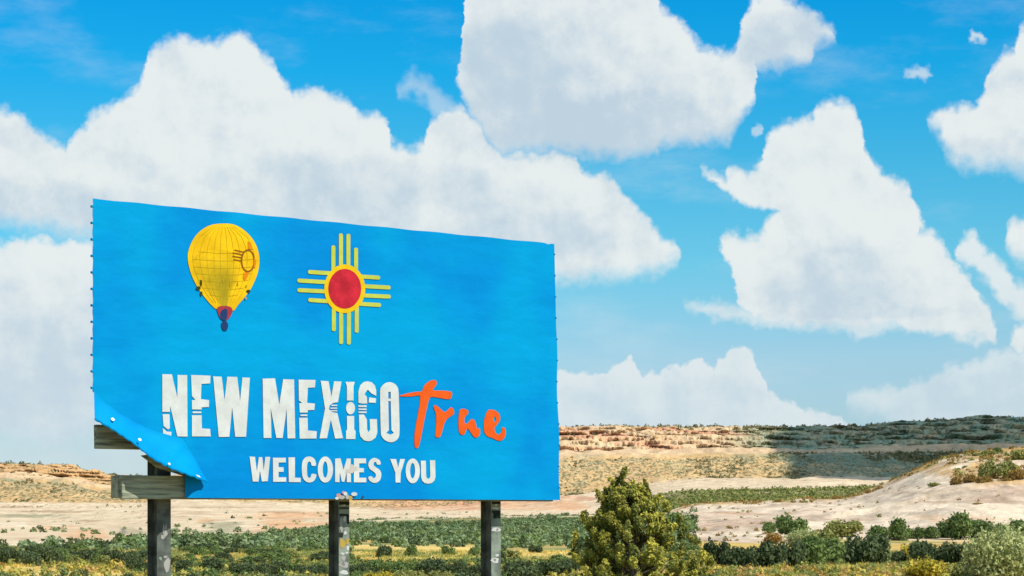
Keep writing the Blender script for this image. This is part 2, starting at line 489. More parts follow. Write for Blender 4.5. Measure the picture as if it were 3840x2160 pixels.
_or, _gr, _bn, _wh = (0.58, 0.33, 0.17), (0.20, 0.21, 0.12), (0.36, 0.25, 0.15), (0.70, 0.60, 0.46)
STAINS = [(420, 1300, 70, 3, _bn, 0.7), (560, 1276, 110, 3, _bn, 0.6), (520, 1308, 40, 5, _or, 0.7), (130, 1330, 50, 4, _or, 0.7), (250, 1310, 60, 3, _bn, 0.6), (720, 1288, 70, 3, _bn, 0.7), (780, 1305, 60, 4, _bn, 0.5), (30, 1320, 60, 4, _wh, 0.7), (690, 1332, 60, 4, _or, 0.8), (2350, 1262, 60, 3, _bn, 0.5), (2540, 1290, 80, 4, _bn, 0.4), (2180, 1310, 90, 3, _bn, 0.3), (2000, 1300, 70, 3, _bn, 0.3), (215, 1348, 60, 24, _or, 0.7), (330, 1338, 40, 10, _gr, 0.5), (309, 1335, 10, 6, (0.16, 0.15, 0.12), 0.9), (740, 1322, 90, 22, _or, 0.8), (700, 1300, 120, 10, _or, 0.5), (560, 1326, 52, 18, _gr, 0.6),
          (650, 1340, 70, 8, _bn, 0.5), (60, 1298, 120, 5, _gr, 0.7), (170, 1287, 120, 3, _bn, 0.8), (30, 1275, 60, 3, _bn, 0.8), (90, 1372, 130, 10, _wh, 0.6), (480, 1290, 60, 6, _bn, 0.4), (60, 1355, 60, 3, _bn, 0.6),
          (1040, 1268, 120, 9, _or, 0.8), (1180, 1270, 90, 9, (0.56, 0.31, 0.19), 0.9), (900, 1275, 80, 4, _bn, 0.6), (1000, 1281, 60, 3, _bn, 0.6), (1480, 1255, 60, 10, (0.50, 0.28, 0.18), 0.8), (1560, 1240, 50, 6, _bn, 0.5),
          (1430, 1272, 50, 8, _or, 0.6), (2450, 1305, 150, 12, _or, 0.4), (2300, 1240, 90, 4, _bn, 0.35), (2480, 1262, 110, 5, _bn, 0.5), (2120, 1330, 80, 5, _bn, 0.3), (1760, 1310, 60, 6, _bn, 0.35), (1830, 1292, 90, 4, _or, 0.3)]


def ygreen(x):   # picture height where the sage flat meets the pale wash
    return np.interp(x, [-400, 0, 200, 300, 400, 500, 640, 700, 800, 880, 1000, 1200, 1440, 1700],
                     [1384, 1382, 1374, 1366, 1360, 1354, 1352, 1345, 1330, 1318, 1308, 1304, 1300, 1300])


# ---- plain
def build_plain():
    ys = np.concatenate([-np.geomspace(6, 3000, 40)[::-1], [0.0], np.geomspace(6, 110, 60), np.linspace(111, 330, 260), np.geomspace(333, 12000, 190)])
    ux = np.concatenate([-np.geomspace(1.0, 60, 26)[::-1] * 0.5 + 0.18, np.linspace(-0.3, 0.3, 420), np.geomspace(1.0, 60, 26) * 0.5 - 0.18])
    ux = np.sort(ux)
    Yg, Ug = np.meshgrid(ys, ux, indexing='ij')
    Xg = Ug * (np.abs(Yg) + 25)
    Z = plain_z(Xg, Yg)
    x = CX + Xg / np.maximum(Yg, 5) * F; y = HY + (CAMZ - Z) * F / np.maximum(Yg, 5)
    n1 = fbm(Xg / 9, Yg / 9, 4, seed=1); n2 = fbm(Xg / 30, Yg / 55, 4, seed=3)
    col = lerp(SAGE * 1.5, STRAW, 0.55 + 2.6 * n2)
    col = lerp(col, OCHRE, 0.25 + 2.0 * n1)
    clr = np.maximum(smooth01((x - 870) / 25) * smooth01((1210 - x) / 25) * smooth01((y - 1368 + 12 * n1) / 5) * smooth01((1432 - y) / 8),
                     smooth01((390 - x) / 20) * smooth01((y - 1420 + 8 * n1) / 4))
    clr = np.maximum(clr, smooth01((x - 1262) / 10) * smooth01((1455 - x) / 20) * smooth01((y - 1382 + 10 * n1) / 5) * smooth01((1402 - y) / 6))
    col = lerp(col, np.array([0.72, 0.52, 0.17]), clr * (0.85 + n1) * (Yg > 60))
    gb = (ygreen(x) + 4 * fbm(x / 60, Yg / 20, 3) - y)
    inview = (Yg > 60)
    pale = np.where(inview, smooth01(gb / 5 + 0.5), 0)
    col = lerp(col, SAND * np.array([1.0, 0.99, 0.98]) + n1[..., None] * 0.08, pale)
    col = np.where((Yg > 60)[..., None], stains(col, x, y, n1) * pale[..., None] + col * (1 - pale[..., None]), col)
    me = mesh_np('ground', np.stack([Xg, Yg, Z], -1).reshape(-1, 3), grid_faces(len(ys), len(ux)), land_mat('ground_soil', 0.9, 0.25), col.reshape(-1, 3), True)
    tag(link('ground', me), kind='structure')


build_plain()


# ---- sand hill
def build_hill():
    xs = np.linspace(1380, 3300, 760); ds = np.concatenate([np.linspace(226, 520, 210), np.linspace(523, 758, 60)])
    D, X = np.meshgrid(ds, xs, indexing='ij')
    y = hill_y(X, D)
    Wx = (X - CX) / F * D
    edge = smooth01((D - 285) / 60) * smooth01((750 - D) / 60)
    n = fbm(Wx / 12, D / 16, 6, rough=0.58, seed=4)
    rill = np.abs(fbm(Wx / 10 + D / 30, D / 55, 4, seed=6))
    Z = CAMZ + (HY - y) / F * D + edge * (n * 1.3 - rill * 2.4 + 0.35)
    # a low ledge running across the slope
    led = D - (372 + 18 * fbm(Wx / 30, 0 * D, 3, seed=8) + (X - 2150) * 0.05)
    onl = smooth01((X - 2050) / 60)
    Z += onl * 0.9 * smooth01((led + 0.8) / 1.6) * np.exp(-np.maximum(led, 0) / 14)
    led2 = D - (455 + 14 * fbm(Wx / 24, 0 * D, 4, seed=18)); Z += smooth01((X - 2280) / 50) * 0.8 * smooth01((led2 + 0.8) / 1.6) * np.exp(-np.maximum(led2, 0) / 12)
    led3 = D - (330 + 16 * fbm(Wx / 20, 0 * D, 4, seed=19)); Z += smooth01((X - 2300) / 90) * 0.5 * smooth01((led3 + 0.8) / 1.6) * np.exp(-np.maximum(led3, 0) / 12)
    # colours
    crest = (hill_y(X, np.full_like(D, 520.0)))
    yy = HY + (CAMZ - Z) * F / D
    nn = fbm(Wx / 5, D / 8, 4, seed=5); n3 = fbm(Wx / 22, D / 30, 4, seed=7)
    col = np.broadcast_to(SAND * np.array([1.05, 1.08, 1.18]), (*D.shape, 3)).copy()
    col = lerp(col, np.array([0.46, 0.34, 0.25]), 0.25 + 3.5 * n3)
    lowR = np.interp(X, [2200, 2300, 2380, 2450, 2576, 3300], [-60, 10, 60, 88, 98, 98])
    och = smooth01((crest + lowR - yy) / 16) * smooth01(0.5 + 3 * nn + 0.2)
    col = lerp(col, OCHRE, och * 0.9)
    crestm = smooth01((crest + 9 - yy) / 8) * smooth01(0.6 + 3 * nn)
    col = lerp(col, OCHRE * np.array([0.9, .9, .8]), crestm * 0.8)
    foot = smooth01((yy - (np.interp(X, [1700, 1800, 1950, 2050, 2300, 2576], [1376, 1368, 1356, 1350, 1352, 1352]))) / 10)
    col = lerp(col, lerp(OCHRE * 1.2, np.array([0.30, 0.29, 0.08]), 0.3 + 3 * nn), foot * (0.75 + 2 * nn))
    crk = np.exp(-((yy - 1287 - 3 * np.sin(X / 37)) / 1.3) ** 2) * smooth01((X - 2010) / 20) * smooth01((2230 - X) / 20)
    col = lerp(col, np.array([0.30, 0.22, 0.14]), crk * (0.5 + 3 * nn))
    col = stains(col, X, yy, nn)
    fine = fbm(Wx / 2.2, D / 9, 4, seed=95)
    col = col * (1 + np.clip(fine * 0.9, -0.22, 0.12))[..., None]
    me = mesh_np('sand_hill', np.stack([Wx, D, Z], -1).reshape(-1, 3), grid_faces(len(ds), len(xs)), land_mat('sand_hill_soil', 0.55, 0.35), col.reshape(-1, 3), True)
    tag(link('hill', me), kind='structure')


build_hill()


# ---- mesa and cliffs
def build_mesa():
    xs = np.concatenate([np.linspace(-500, -60, 60)[:-1], np.linspace(-60, 2640, 1150), np.linspace(2640, 3100, 60)[1:]])
    ds = np.concatenate([np.linspace(431, 1020, 110), np.linspace(1023, 1200, 75), np.linspace(1202, 1330, 110), np.linspace(1340, 2299, 26)])
    D, X = np.meshgrid(ds, xs, indexing='ij')
    Wx = (X - CX) / F * D
    warp = 26 * fbm(Wx / 70, D / 300, 4, seed=9) * smooth01((D - 600) / 300) * smooth01((2200 - D) / 400)
    gully = np.abs(fbm(Wx / 26, D / 260, 4, seed=11))
    Dd = np.clip(D + warp + 26 * gully * smooth01((D - 1000) / 120) * smooth01((1330 - D) / 60), 431, 2299)
    y = mesa_y(X, Dd)
    Z = CAMZ + (HY - y) / F * D
    cliff = smooth01((Dd - 1195) / 12) * smooth01((1330 - Dd) / 10)
    # strata: terrace the cliff band
    st = 3.2
    zq = Z + 1.5 * fbm(Wx / 60, D / 60, 3, seed=21)
    terr = (np.floor(zq / st) + smooth01(((zq / st) % 1) * 3.0 - 1.0)) * st
    Z = Z * (1 - cliff * 0.85) + (terr + 0.8) * cliff * 0.85
    mid = smooth01((D - 560) / 120) * smooth01((2250 - D) / 300)
    Z += mid * (3.0 * fbm(Wx / 24, D / 30, 5, seed=12) - 3.0 * np.abs(fbm(Wx / 17, D / 70, 4, seed=13)) * smooth01((D - 900) / 200) + 0.6)
    rough = smooth01((D - 1000) / 60) * smooth01((1420 - D) / 80)
    Z += rough * 1.3 * fbm(Wx / 5, D / 5, 3, seed=14)
    # colours
    n1 = fbm(Wx / 8, D / 10, 4, seed=15); n2 = fbm(Wx / 45, D / 60, 4, seed=16); strat = fbm(Wx / 60, (Z + 0.12 * Wx + 5 * n2) / 2.6, 5, seed=17)
    col = np.broadcast_to(SAND, (*D.shape, 3)).copy()
    tal = smooth01((Dd - 1100) / 25)
    tcol = lerp(TALUS * np.array([1.18, 1.10, 1.0]), BRUSH * 1.5, 0.02 + 1.4 * n1 + 1.0 * n2 + 0.85 * smooth01((X - 1930) / 80))  # brush tone, strengthened in the east to deepen the cloud shadow by colour
    col = lerp(col, tcol, tal)
    cl = smooth01((Dd - 1235) / 12)
    ccol = lerp(ROCK * 1.25, RED * 1.15, 0.25 + 4.0 * strat + 2.0 * n2)
    ccol = lerp(ccol, SAND * np.array([1.0, .90, .80]), 0.30 - 4.0 * strat)
    west = smooth01((700 - X) / 300)
    ccol = lerp(ccol, TALUS * np.array([1.15, 1.0, 0.85]), west * 0.8)
    col = lerp(col, ccol, cl)
    east = smooth01((X - 1780) / 200)
    led = smooth01((Dd - 1196) / 14) * smooth01((1262 - Dd) / 14)
    col = lerp(col, SAND * np.array([1.02, 0.93, 0.86]), led * 0.85)
    top = smooth01((Dd - 1316) / 10)
    col = lerp(col, BRUSH * 1.7, np.maximum(top * (0.6 + 2 * n1), cl * east * (0.85 + 1.2 * n1)))
    yy = HY + (CAMZ - Z) * F / D
    # green strip behind the sand ridge, sage flat, orange outcrops
    strip = smooth01((X - 1600) / 60) * smooth01((yy - 1218 + 60 * 0) / 6) * smooth01((D - 560) / 80) * smooth01((940 - D) / 60)
    col = lerp(col, np.array([0.16, 0.155, 0.055]), strip * (0.85 + 1.2 * n1))
    gb = ygreen(X) + 5 * fbm(X / 50, D / 60, 3) - yy
    flat_ = (1 - smooth01(gb / 5 + 0.5)) * smooth01((1640 - X) / 80)
    col = lerp(col, lerp(SAGE * 1.4, OCHRE, 0.25 + 2.5 * n1), flat_)
    och = smooth01((X - 640) / 60) * smooth01((900 - X) / 80) * smooth01((yy - 1285) / 6) * smooth01((1330 - yy) / 10)
    col = lerp(col, ROCK * 1.1, och * (0.5 + 4 * n2))
    red = smooth01((X - 900) / 120) * smooth01((1500 - X) / 60) * smooth01((1286 - yy) / 6) * smooth01((yy - 1244) / 6)
    col = lerp(col, lerp(ROCK * 1.15, RED * 1.25, 0.5 + 3 * n2), red * (0.75 + 2 * n1))
    lowl = smooth01((170 - X) / 120) * smooth01((yy - 1330) / 8) * smooth01((1380 - yy) / 8)
    col = lerp(col, ROCK * 1.2, lowl * (0.25 + 3 * n2))
    tz = smooth01((Dd - 1112) / 25) * smooth01((1200 - Dd) / 12)
    spk = np.clip(0.12 + 0.85 * tz + 0.5 * tz * smooth01((X - 1930) / 80) + 0.55 * cl * (0.45 + 0.55 * np.maximum(east, west)) - 0.9 * strip - flat_ - 0.3 * led, 0, 1)  # extra specks on the east talus darken the shadowed part further
    col = stains(col, X, yy, n1)
    # cliff face pushed in and out along its beds, so that ledges cast their own shade
    rdg = np.abs(fbm(Wx / 16 + Z * 0.15, Z / 2.4, 4, seed=91)); rd2 = fbm(Wx / 5, Z / 1.2, 3, seed=92)
    Yp = D - cl * smooth01((1330 - Dd) / 8) * (14 * (0.5 - rdg * 2.2) + 3.5 * rd2)
    D = Yp
    me = mesh_np('mesa', np.stack([Wx, D, Z], -1).reshape(-1, 3), grid_faces(len(ds), len(xs)), land_mat('mesa_rock', 0.16, 1.0, 0.85, (0.155, 0.145, 0.07), 0.62), np.concatenate([np.clip(col, 0, 1), spk[..., None]], -1).reshape(-1, 4), True)
    tag(link('hills', me), kind='structure')


build_mesa()
# ================================================================== foliage


def foliage_mat(name, transl=0.25):
    m, t, b = new_mat(name)
    at = t.nodes.new('ShaderNodeVertexColor'); at.layer_name = 'tint'
    oi = t.nodes.new('ShaderNodeObjectInfo')
    g = t.nodes.new('ShaderNodeNewGeometry')
    n = ntex(t, g.outputs['Position'], 1.3, 3, 0.6)
    f = (n.step(0.3, 0.7) * 0.5 + N(t, oi.outputs['Random']) * 0.5)
    c = mixc(t, f, (0.72, 0.76, 0.74), (1.25, 1.2, 1.15))
    mm = t.nodes.new('ShaderNodeMix'); mm.data_type = 'RGBA'; mm.blend_type = 'MULTIPLY'; mm.inputs[0].default_value = 1
    t.links.new(at.outputs[0], mm.inputs[6]); t.links.new(c, mm.inputs[7])
    t.links.new(mm.outputs[2], b.inputs['Base Color'])
    b.inputs['Roughness'].default_value = 0.7; b.inputs['Specular IOR Level'].default_value = 0.15
    tr = t.nodes.new('ShaderNodeBsdfTranslucent'); t.links.new(mm.outputs[2], tr.inputs[0])
    mx = t.nodes.new('ShaderNodeMixShader'); mx.inputs[0].default_value = transl
    t.links.new(b.outputs[0], mx.inputs[1]); t.links.new(tr.outputs[0], mx.inputs[2])
    t.links.new(mx.outputs[0], t.nodes['Material Output'].inputs[0])
    return m


FOL = foliage_mat('foliage')
BARK = simple_mat('bark', (0.13, 0.10, 0.075), 0.95, 0.25, 6, 0.02)


def leaves(pts, nrm, size, rs, stretch=1.6, jitter=0.9):
    """triangular leaf clusters at pts facing about nrm"""
    n = len(pts)
    nrm = nrm + rs.normal(0, jitter, (n, 3)); nrm /= np.linalg.norm(nrm, axis=1)[:, None] + 1e-9
    a = rs.normal(0, 1, (n, 3)); a -= (a * nrm).sum(1)[:, None] * nrm; a /= np.linalg.norm(a, axis=1)[:, None] + 1e-9
    b = np.cross(nrm, a)
    s = (size * rs.uniform(0.6, 1.4, n))[:, None]
    V = np.stack([pts - b * s * 0.5 - a * s * 0.3, pts + b * s * 0.5 - a * s * 0.3, pts + a * s * 0.7 * stretch * 0.7], 1)
    return V.reshape(-1, 3), np.arange(n * 3).reshape(-1, 3)


def bush_mesh(name, seed, n, col, col2, size=0.13, lobes=7, flat=0.75, r=0.5, spread=0.62):
    """unit shrub: about 1 m wide, 0.8 m tall, standing on z=0"""
    rs = np.random.RandomState(seed)
    c = []; R = []
    for k in range(lobes):
        a = rs.uniform(0, 6.283); q = math.sqrt(rs.rand()) * r * spread
        rr = r * rs.uniform(0.38, 0.62)
        c.append((q * math.cos(a), q * math.sin(a), flat * rs.uniform(0.25, 0.62) * (1 - 0.5 * q / r))); R.append(rr)
    c = np.array(c); R = np.array(R)
    k = rs.randint(0, lobes, n)
    u = rs.normal(0, 1, (n, 3)); u /= np.linalg.norm(u, axis=1)[:, None]
    rad = R[k] * (rs.uniform(0.25, 1.0, n) ** 0.4) * (1 + 0.25 * rs.normal(0, 0.6, n))
    p = c[k] + u * rad[:, None] * np.array([1, 1, 0.85 * flat / 0.75])
    p[:, 2] = np.abs(p[:, 2]) * 1.0
    V, Fc = leaves(p, u, size, rs)
    hi_ = np.percentile(V[:, 2], 99.3); V[:, 2] *= 0.82 / hi_
    for q in (0, 1):
        a_, b_ = np.percentile(V[:, q], 0.7), np.percentile(V[:, q], 99.3); V[:, q] = (V[:, q] - (a_ + b_) / 2) / (b_ - a_)
    V[:, 2] = np.maximum(V[:, 2], -0.03)
    w = np.clip(rs.rand(n) * 0.8 + 0.3 * rs.rand(lobes)[k], 0, 1)[:, None]
    cc = np.repeat(np.array(col) * (1 - w) + np.array(col2) * w, 3, axis=0)
    return mesh_np(name, V, Fc, FOL, cc)


PAL = {  # name: (dark, light)
    'dark': ((0.055, 0.085, 0.038), (0.125, 0.16, 0.065)),
    'mid': ((0.085, 0.14, 0.045), (0.20, 0.27, 0.08)),
    'olive': ((0.18, 0.20, 0.055), (0.36, 0.36, 0.11)),
    'pale': ((0.32, 0.36, 0.13), (0.56, 0.58, 0.27)),
    'yellow': ((0.36, 0.30, 0.035), (0.60, 0.48, 0.06)),
    'ochre': ((0.24, 0.15, 0.04), (0.42, 0.27, 0.08)),
}
LIB = {}
for i, (k, (a, b)) in enumerate(PAL.items()):
    LIB[k] = [bush_mesh('shrub_' + k, 100 * i + j, 2000 if k != 'pale' else 9000, a, b, 0.07 if k != 'pale' else 0.034, lobes=6 + j * 2, flat=0.72 + 0.05 * j) for j in range(3)]

rnd = random.Random(11)


def stem(parent, s, h):
    bm = bmesh.new()
    for k in range(4):
        a = k * 1.6 + rnd.random(); r0 = 0.03
        top = Vector((math.cos(a) * 0.22, math.sin(a) * 0.22, 0.42)); bot = Vector((math.cos(a) * 0.03, math.sin(a) * 0.03, -0.05))
        vs = []
        for P, r in ((bot, r0), (top, r0 * 0.5)):
            vs.append([bm.verts.new(P + Vector((math.cos(t) * r, math.sin(t) * r, 0))) for t in (0, 2.09, 4.19)])
        for q in range(3): bm.faces.new((vs[0][q], vs[0][(q + 1) % 3], vs[1][(q + 1) % 3], vs[1][q]))
    me = bpy.data.meshes.new('stem'); bm.to_mesh(me); bm.free(); me.materials.append(BARK)
    return me


STEM = stem(None, 1, 1)


def shrub(x, yb, w, h, kind, label, group=None, cat='shrub', name='shrub', parts=True, dep=None):
    if dep is None:
        p = land_point(x, yb)
        if p is None: return None
    else:
        p = world(x, yb, dep)
    d = p[1]
    sw = w / F * d; sh_ = h / F * d / 0.82
    e = bpy.data.objects.new(name, None); COL.objects.link(e)
    e.location = (p[0], p[1], p[2] - 0.05); e.rotation_euler.z = rnd.uniform(0, 6.28); e.empty_display_size = 0.3
    sc = (sw, sw * rnd.uniform(0.85, 1.1), sh_)
    tag(e, label, cat, group)
    for nm, me in (('foliage', rnd.choice(LIB[kind])), ('stem', STEM)):
        o = link(nm, me, e); o.scale = sc
    return e


# --- right hand shrubs, named one by one
G1 = 'shrubs in the dark hedge row on the right'
hed = [
 (1803,1426,66,58,'dark','rounded green shrub at the left end of the dark hedge row, beside the juniper'),
 (1848,1428,62,46,'dark','low dark shrub second from the left end of the dark hedge row'),
 (1896,1428,62,46,'dark','low dark shrub under the ochre scrub in the dark hedge row'),
 (1943,1428,66,58,'dark','near black shrub with a flat top, left of the pale mounded bush'),
 (1992,1427,64,58,'dark','dark shrub in the hedge row directly under the pale mounded bush'),
 (2042,1424,72,66,'mid','green topped shrub standing highest in the middle of the hedge row'),
 (2090,1420,62,58,'mid','green shrub right of the highest one in the hedge row'),
 (2134,1412,50,38,'dark','short dark shrub in the gap of the hedge row, above a strip of yellow ground'),
 (2182,1420,94,66,'dark','broad domed dark shrub left of the small ochre bank'),
 (2262,1417,36,28,'dark','small black shrub touching the bright yellow bush'),
 (2318,1418,62,50,'dark','dark shrub right beside the bright yellow bush'),
 (2365,1422,72,50,'dark','dark shrub in the middle of the right hedge, below the ochre bank'),
 (2416,1424,72,52,'dark','dark shrub at the right end of the hedge, next to the big pale bush'),
]
for a in hed: shrub(a[0], a[1], a[2] * 1.05, a[3] * 1.12, a[4], a[5], G1)
shrub(2284, 1414, 38, 44, 'yellow', 'bright yellow flowering bush standing between two dark hedge shrubs')
G2 = 'green bushes at the foot of the sand hill'
for a in [
 (1936,1341,36,28,'mid','small green bush leaning on the largest rounded bush at the hill foot'),
 (1992,1345,80,48,'mid','largest rounded green bush at the foot of the sand hill'),
 (2026,1375,84,42,'pale','pale sage bush in front of the largest rounded bush'),
 (2074,1384,74,52,'olive','olive bush behind the middle of the dark hedge'),
 (2124,1350,88,40,'olive','olive green bush with a ragged crown, lone on the sand right of the rounded one'),
 (2212,1358,56,36,'mid','low green bush at the left of the three joined hill foot bushes'),
 (2258,1360,56,56,'mid','green bush with a pointed crown in the middle of the three joined ones'),
 (2302,1356,50,30,'mid','small green bush on the right of the pointed one'),
 (2342,1356,44,32,'mid','small dark green bush left of the tall green one under the bare slope'),
 (2384,1354,60,42,'mid','green bush leaning on the left side of the tallest bush on the right'),
 (2414,1358,62,68,'mid','tallest green bush at the hill foot on the right'),
 (2452,1354,62,46,'mid','green bush right of the tallest one at the hill foot'),
 (2497,1356,72,44,'mid','broad green bush above the big pale one'),
 (2556,1350,62,42,'mid','green bush cut by the right edge of the picture'),
 (1948,1368,54,28,'ochre','ochre dry bush left of the pale sage bush'),
 (1704,1350,66,60,'mid','green bush on the sand just behind the right side of the juniper'),
]: shrub(*a[:5], a[5], G2)
shrub(2522, 1472, 165, 142, 'pale', 'big pale yellow green bush in the bottom right corner')
shrub(2435, 1468, 90, 62, 'olive', 'low olive bush left of the big pale one in the corner')
shrub(2330, 1462, 110, 56, 'yellow', 'low yellow bush at the bottom edge below the bright yellow one')
for x, y, w, h, k, l in [
 (2405,1222,30,22,'ochre','rust coloured tuft low on the upper sand slope, leftmost of its clump'),
 (2352,1226,34,12,'olive','small low olive tuft alone in the pale sand'),
 (2440,1215,34,22,'ochre','ochre tuft right of the leftmost one on the upper slope'),
 (2484,1206,46,46,'olive','olive bush highest in the clump on the upper sand slope'),
 (2476,1224,40,26,'ochre','ochre bush below the highest olive one on the upper slope'),
 (2536,1205,56,46,'olive','broad olive bush near the right edge on the upper slope'),
 (2562,1210,44,30,'ochre','ochre bush at the right edge on the upper slope'),
 (2530,1222,38,20,'ochre','low ochre bush under the broad olive one'),
 (2568,1166,40,34,'olive','olive bush on the crest at the right edge'),
 (2510,1140,26,14,'mid','small green bush on the skyline of the sand hill'),
 (2456,1150,22,12,'olive','tiny olive bush just under the hill crest'),
 (2430,1180,18,8,'olive','speck of brush left of the highest olive bush'),
 (2488,1150,34,16,'olive','olive tuft on the bare upper part of the sand hill'),
 (2420,1285,18,8,'ochre','brown tuft in the middle of the bare sand on the right'),
 (2460,1275,26,10,'ochre','dark brown tuft on the sand right of the middle one'),
]: shrub(x, y, w, h, k, l, 'tufts on the upper sand slope')
# --- bushes in the straw clearing and the dark row behind the posts
for x, y, w, h, k, l in [
 (965,1402,38,30,'dark','round dark shrub in the straw clearing, nearest the middle post'),
 (1034,1400,32,30,'mid','square green shrub in the middle of the straw clearing'),
 (1128,1396,40,24,'mid','low round green shrub in the right part of the straw clearing'),
 (1195,1398,32,22,'mid','green shrub in the clearing touching the right post'),
 (78 * 1,1424,50,34,'dark','dark green shrub left of the first straw gap at the far left'),
 (345,1440,50,34,'dark','near black shrub just left of the left post'),
 (462,1438,44,30,'dark','near black shrub just right of the left post'),
 (532,1440,56,36,'dark','dark domed shrub second right of the left post'),
]: shrub(x, y, w, h, k, l, 'shrubs around the straw clearings')
GL = 'dark brush growing in a row behind the sign posts'
ORD = 'first second third fourth fifth sixth seventh eighth ninth tenth eleventh twelfth thirteenth fourteenth fifteenth sixteenth seventeenth eighteenth nineteenth twentieth'.split()
cnt = {}


def nth(key, text):
    cnt[key] = cnt.get(key, 0) + 1
    return text % ORD[min(cnt[key], 20) - 1]


xx = 590
while xx < 1440:
    w = rnd.uniform(32, 58)
    if not (815 < xx < 890 or 1205 < xx < 1262):
        shrub(xx, 1447 + rnd.uniform(-5, 8), w, w * rnd.uniform(0.62, 0.86), rnd.choice(['dark', 'dark', 'dark', 'mid']),
              nth('a', '%s shrub of the dark row counting right from the left post') if xx < 830 else
              nth('b', '%s shrub of the dark row counting right from the middle post') if xx < 1230 else
              nth('c', '%s shrub of the dark row counting right from the right post'), GL)
    xx += w * rnd.uniform(0.45, 0.7)
xx = -30
while xx < 375:
    w = rnd.uniform(36, 60)
    shrub(xx, 1421 + rnd.uniform(-6, 5), w, w * rnd.uniform(0.6, 0.9), rnd.choice(['dark', 'mid', 'dark']),
          nth('d', '%s shrub of the dark band at the left, counting from the picture edge'), 'dark brush band at the far left')
    xx += w * rnd.uniform(0.45, 0.8)
xx = 640
while xx < 1800:
    w = rnd.uniform(50, 90)
    shrub(xx, 1474 + rnd.uniform(-6, 4), w, rnd.uniform(26, 46) if xx < 1440 else rnd.uniform(18, 34), rnd.choice(['olive', 'mid', 'dark', 'olive', 'yellow']),
          nth('e', '%s shrub from the left among those cropped by the bottom edge'), 'shrubs along the bottom edge')
    xx += w * rnd.uniform(0.7, 1.3)


# --- plain sagebrush: nearest as objects, the rest as one mass
def dens(x, y, n):
    d = 0.8
    if y < ygreen(x) - 1 + 6 * n: d = 0.015
    if 875 < x < 1205 and 1371 + 10 * n < y < 1428: d = 0.012
    if 740 < x < 830 and 1385 + 8 * n < y < 1415: d = 0.1
    if 1262 < x < 1450 and 1380 + 8 * n < y < 1420: d = 0.08
    if 420 < x < 640 and 1400 < y < 1425: d = 0.25
    if x < 375 and y > 1423: d = 0.10
    if x > 1750: d = 0.03
    if y > 1428 and x > 1440: d = 0.05
    return d


rs = np.random.RandomState(3)
pts = []
for k in range(26000):
    d = math.sqrt(rs.uniform(145 ** 2, 900 ** 2)); x = rs.uniform(-60, 1760)
    y = float(HY + 3.2 * F / d)
    if rs.rand() > (0.55 if d < 500 else 0.8): continue
    pts.append((x, d))
xs_ = np.array([p[0] for p in pts]); ds_ = np.array([p[1] for p in pts])
ys_ = surf_y(xs_, ds_); nn_ = fbm(xs_ / 40, ds_ / 25, 3, seed=31)
# hide those behind a nearer rise: keep only where the land is seen
keep = []
for x, d, y, n in zip(xs_, ds_, ys_, nn_ * 3):
    if rs.rand() < dens(x, y, n): keep.append((x, d, y))
keep.sort(key=lambda t: t[1])
near, far = keep[:230], keep[230:]
GS = 'sagebrush scattered over the flat'
for x, d, y in near:
    w = rnd.uniform(0.8, 1.5) * F / d
    shrub(x, y, w, w * rnd.uniform(0.4, 0.62), rnd.choice(['mid', 'dark', 'mid', 'olive']), 'one of the many low green sagebrush shrubs on the flat behind the sign', GS, dep=d)


def mass(name, spots, pal, label, n=26, leaf=0.30, cat='brush', seed=1, hr=(0.5, 0.8)):
    """spots: (x, y, z, width); one joined mesh of many small leafy shrubs"""
    rs = np.random.RandomState(seed)
    S = np.array(spots); m = len(S)
    u = rs.normal(0, 1, (m, n, 3)); u /= np.linalg.norm(u, axis=2)[..., None]; u[..., 2] = np.abs(u[..., 2])
    rad = rs.uniform(0.55, 1.05, (m, n, 1))
    w = S[:, 3][:, None, None]
    hh = rs.uniform(*hr, (m, 1, 1))
    p = u * rad * w * 0.5; p[..., 2:] *= hh * 2 * 0.9
    p += S[:, None, :3]
    V, Fc = leaves(p.reshape(-1, 3), u.reshape(-1, 3), np.repeat(S[:, 3] * leaf * 1.6, n), rs, jitter=0.6)
    a = np.array([q[0] for q in pal]); b = np.array([q[1] for q in pal])
    ki = rs.randint(0, len(pal), m); ww = rs.rand(m, n, 1)
    c = a[ki][:, None] * (1 - ww) + b[ki][:, None] * ww
    c = np.repeat(c.reshape(-1, 3), 3, axis=0)
    o = link(name, mesh_np(name, V, Fc, FOL, c))
    tag(o, label, cat, kind='stuff'); return o


sp_ = []
for x, d, y in far:
    p = world(x, y, d); sp_.append((p[0], p[1], p[2], rs.uniform(0.9, 2.1)))
mass('sagebrush', sp_, [PAL['mid'], PAL['dark'], ((0.18, 0.25, 0.12), (0.34, 0.42, 0.2)), ((0.12, 0.2, 0.09), (0.24, 0.32, 0.15))], 'dense low sagebrush covering the flat as far as the pale wash', 60, 0.12, seed=4)

# --- speckled brush on the mesa slopes and rim
spots = []
rs = np.random.RandomState(8)
def mesa_spots(nn, xr, dr, f=None, wr=(1.6, 3.4)):
    x = rs.uniform(*xr, nn); d = rs.uniform(*dr, nn)
    y = mesa_y(x, d)
    q = fbm((x - CX) / F * d / 60, d / 60, 3, seed=41)
    for i in range(nn):
        if f and not f(x[i], y[i], d[i], q[i]): continue
        p = world(x[i], y[i], d[i]); spots.append((p[0], p[1], p[2] - 0.6, rs.uniform(*wr)))
mesa_spots(4200, (1400, 2650), (1105, 1205), wr=(0.8, 2.1))
mesa_spots(3600, (1930, 2650), (1105, 1215), wr=(1.2, 2.8))  # added scrub that darkens the shadowed east talus
mesa_spots(1500, (-60, 440), (1105, 1215), wr=(0.8, 2.1))
mesa_spots(1700, (1800, 2650), (1240, 1325), wr=(1.5, 3.4))
mesa_spots(260, (1400, 1800), (1240, 1325))
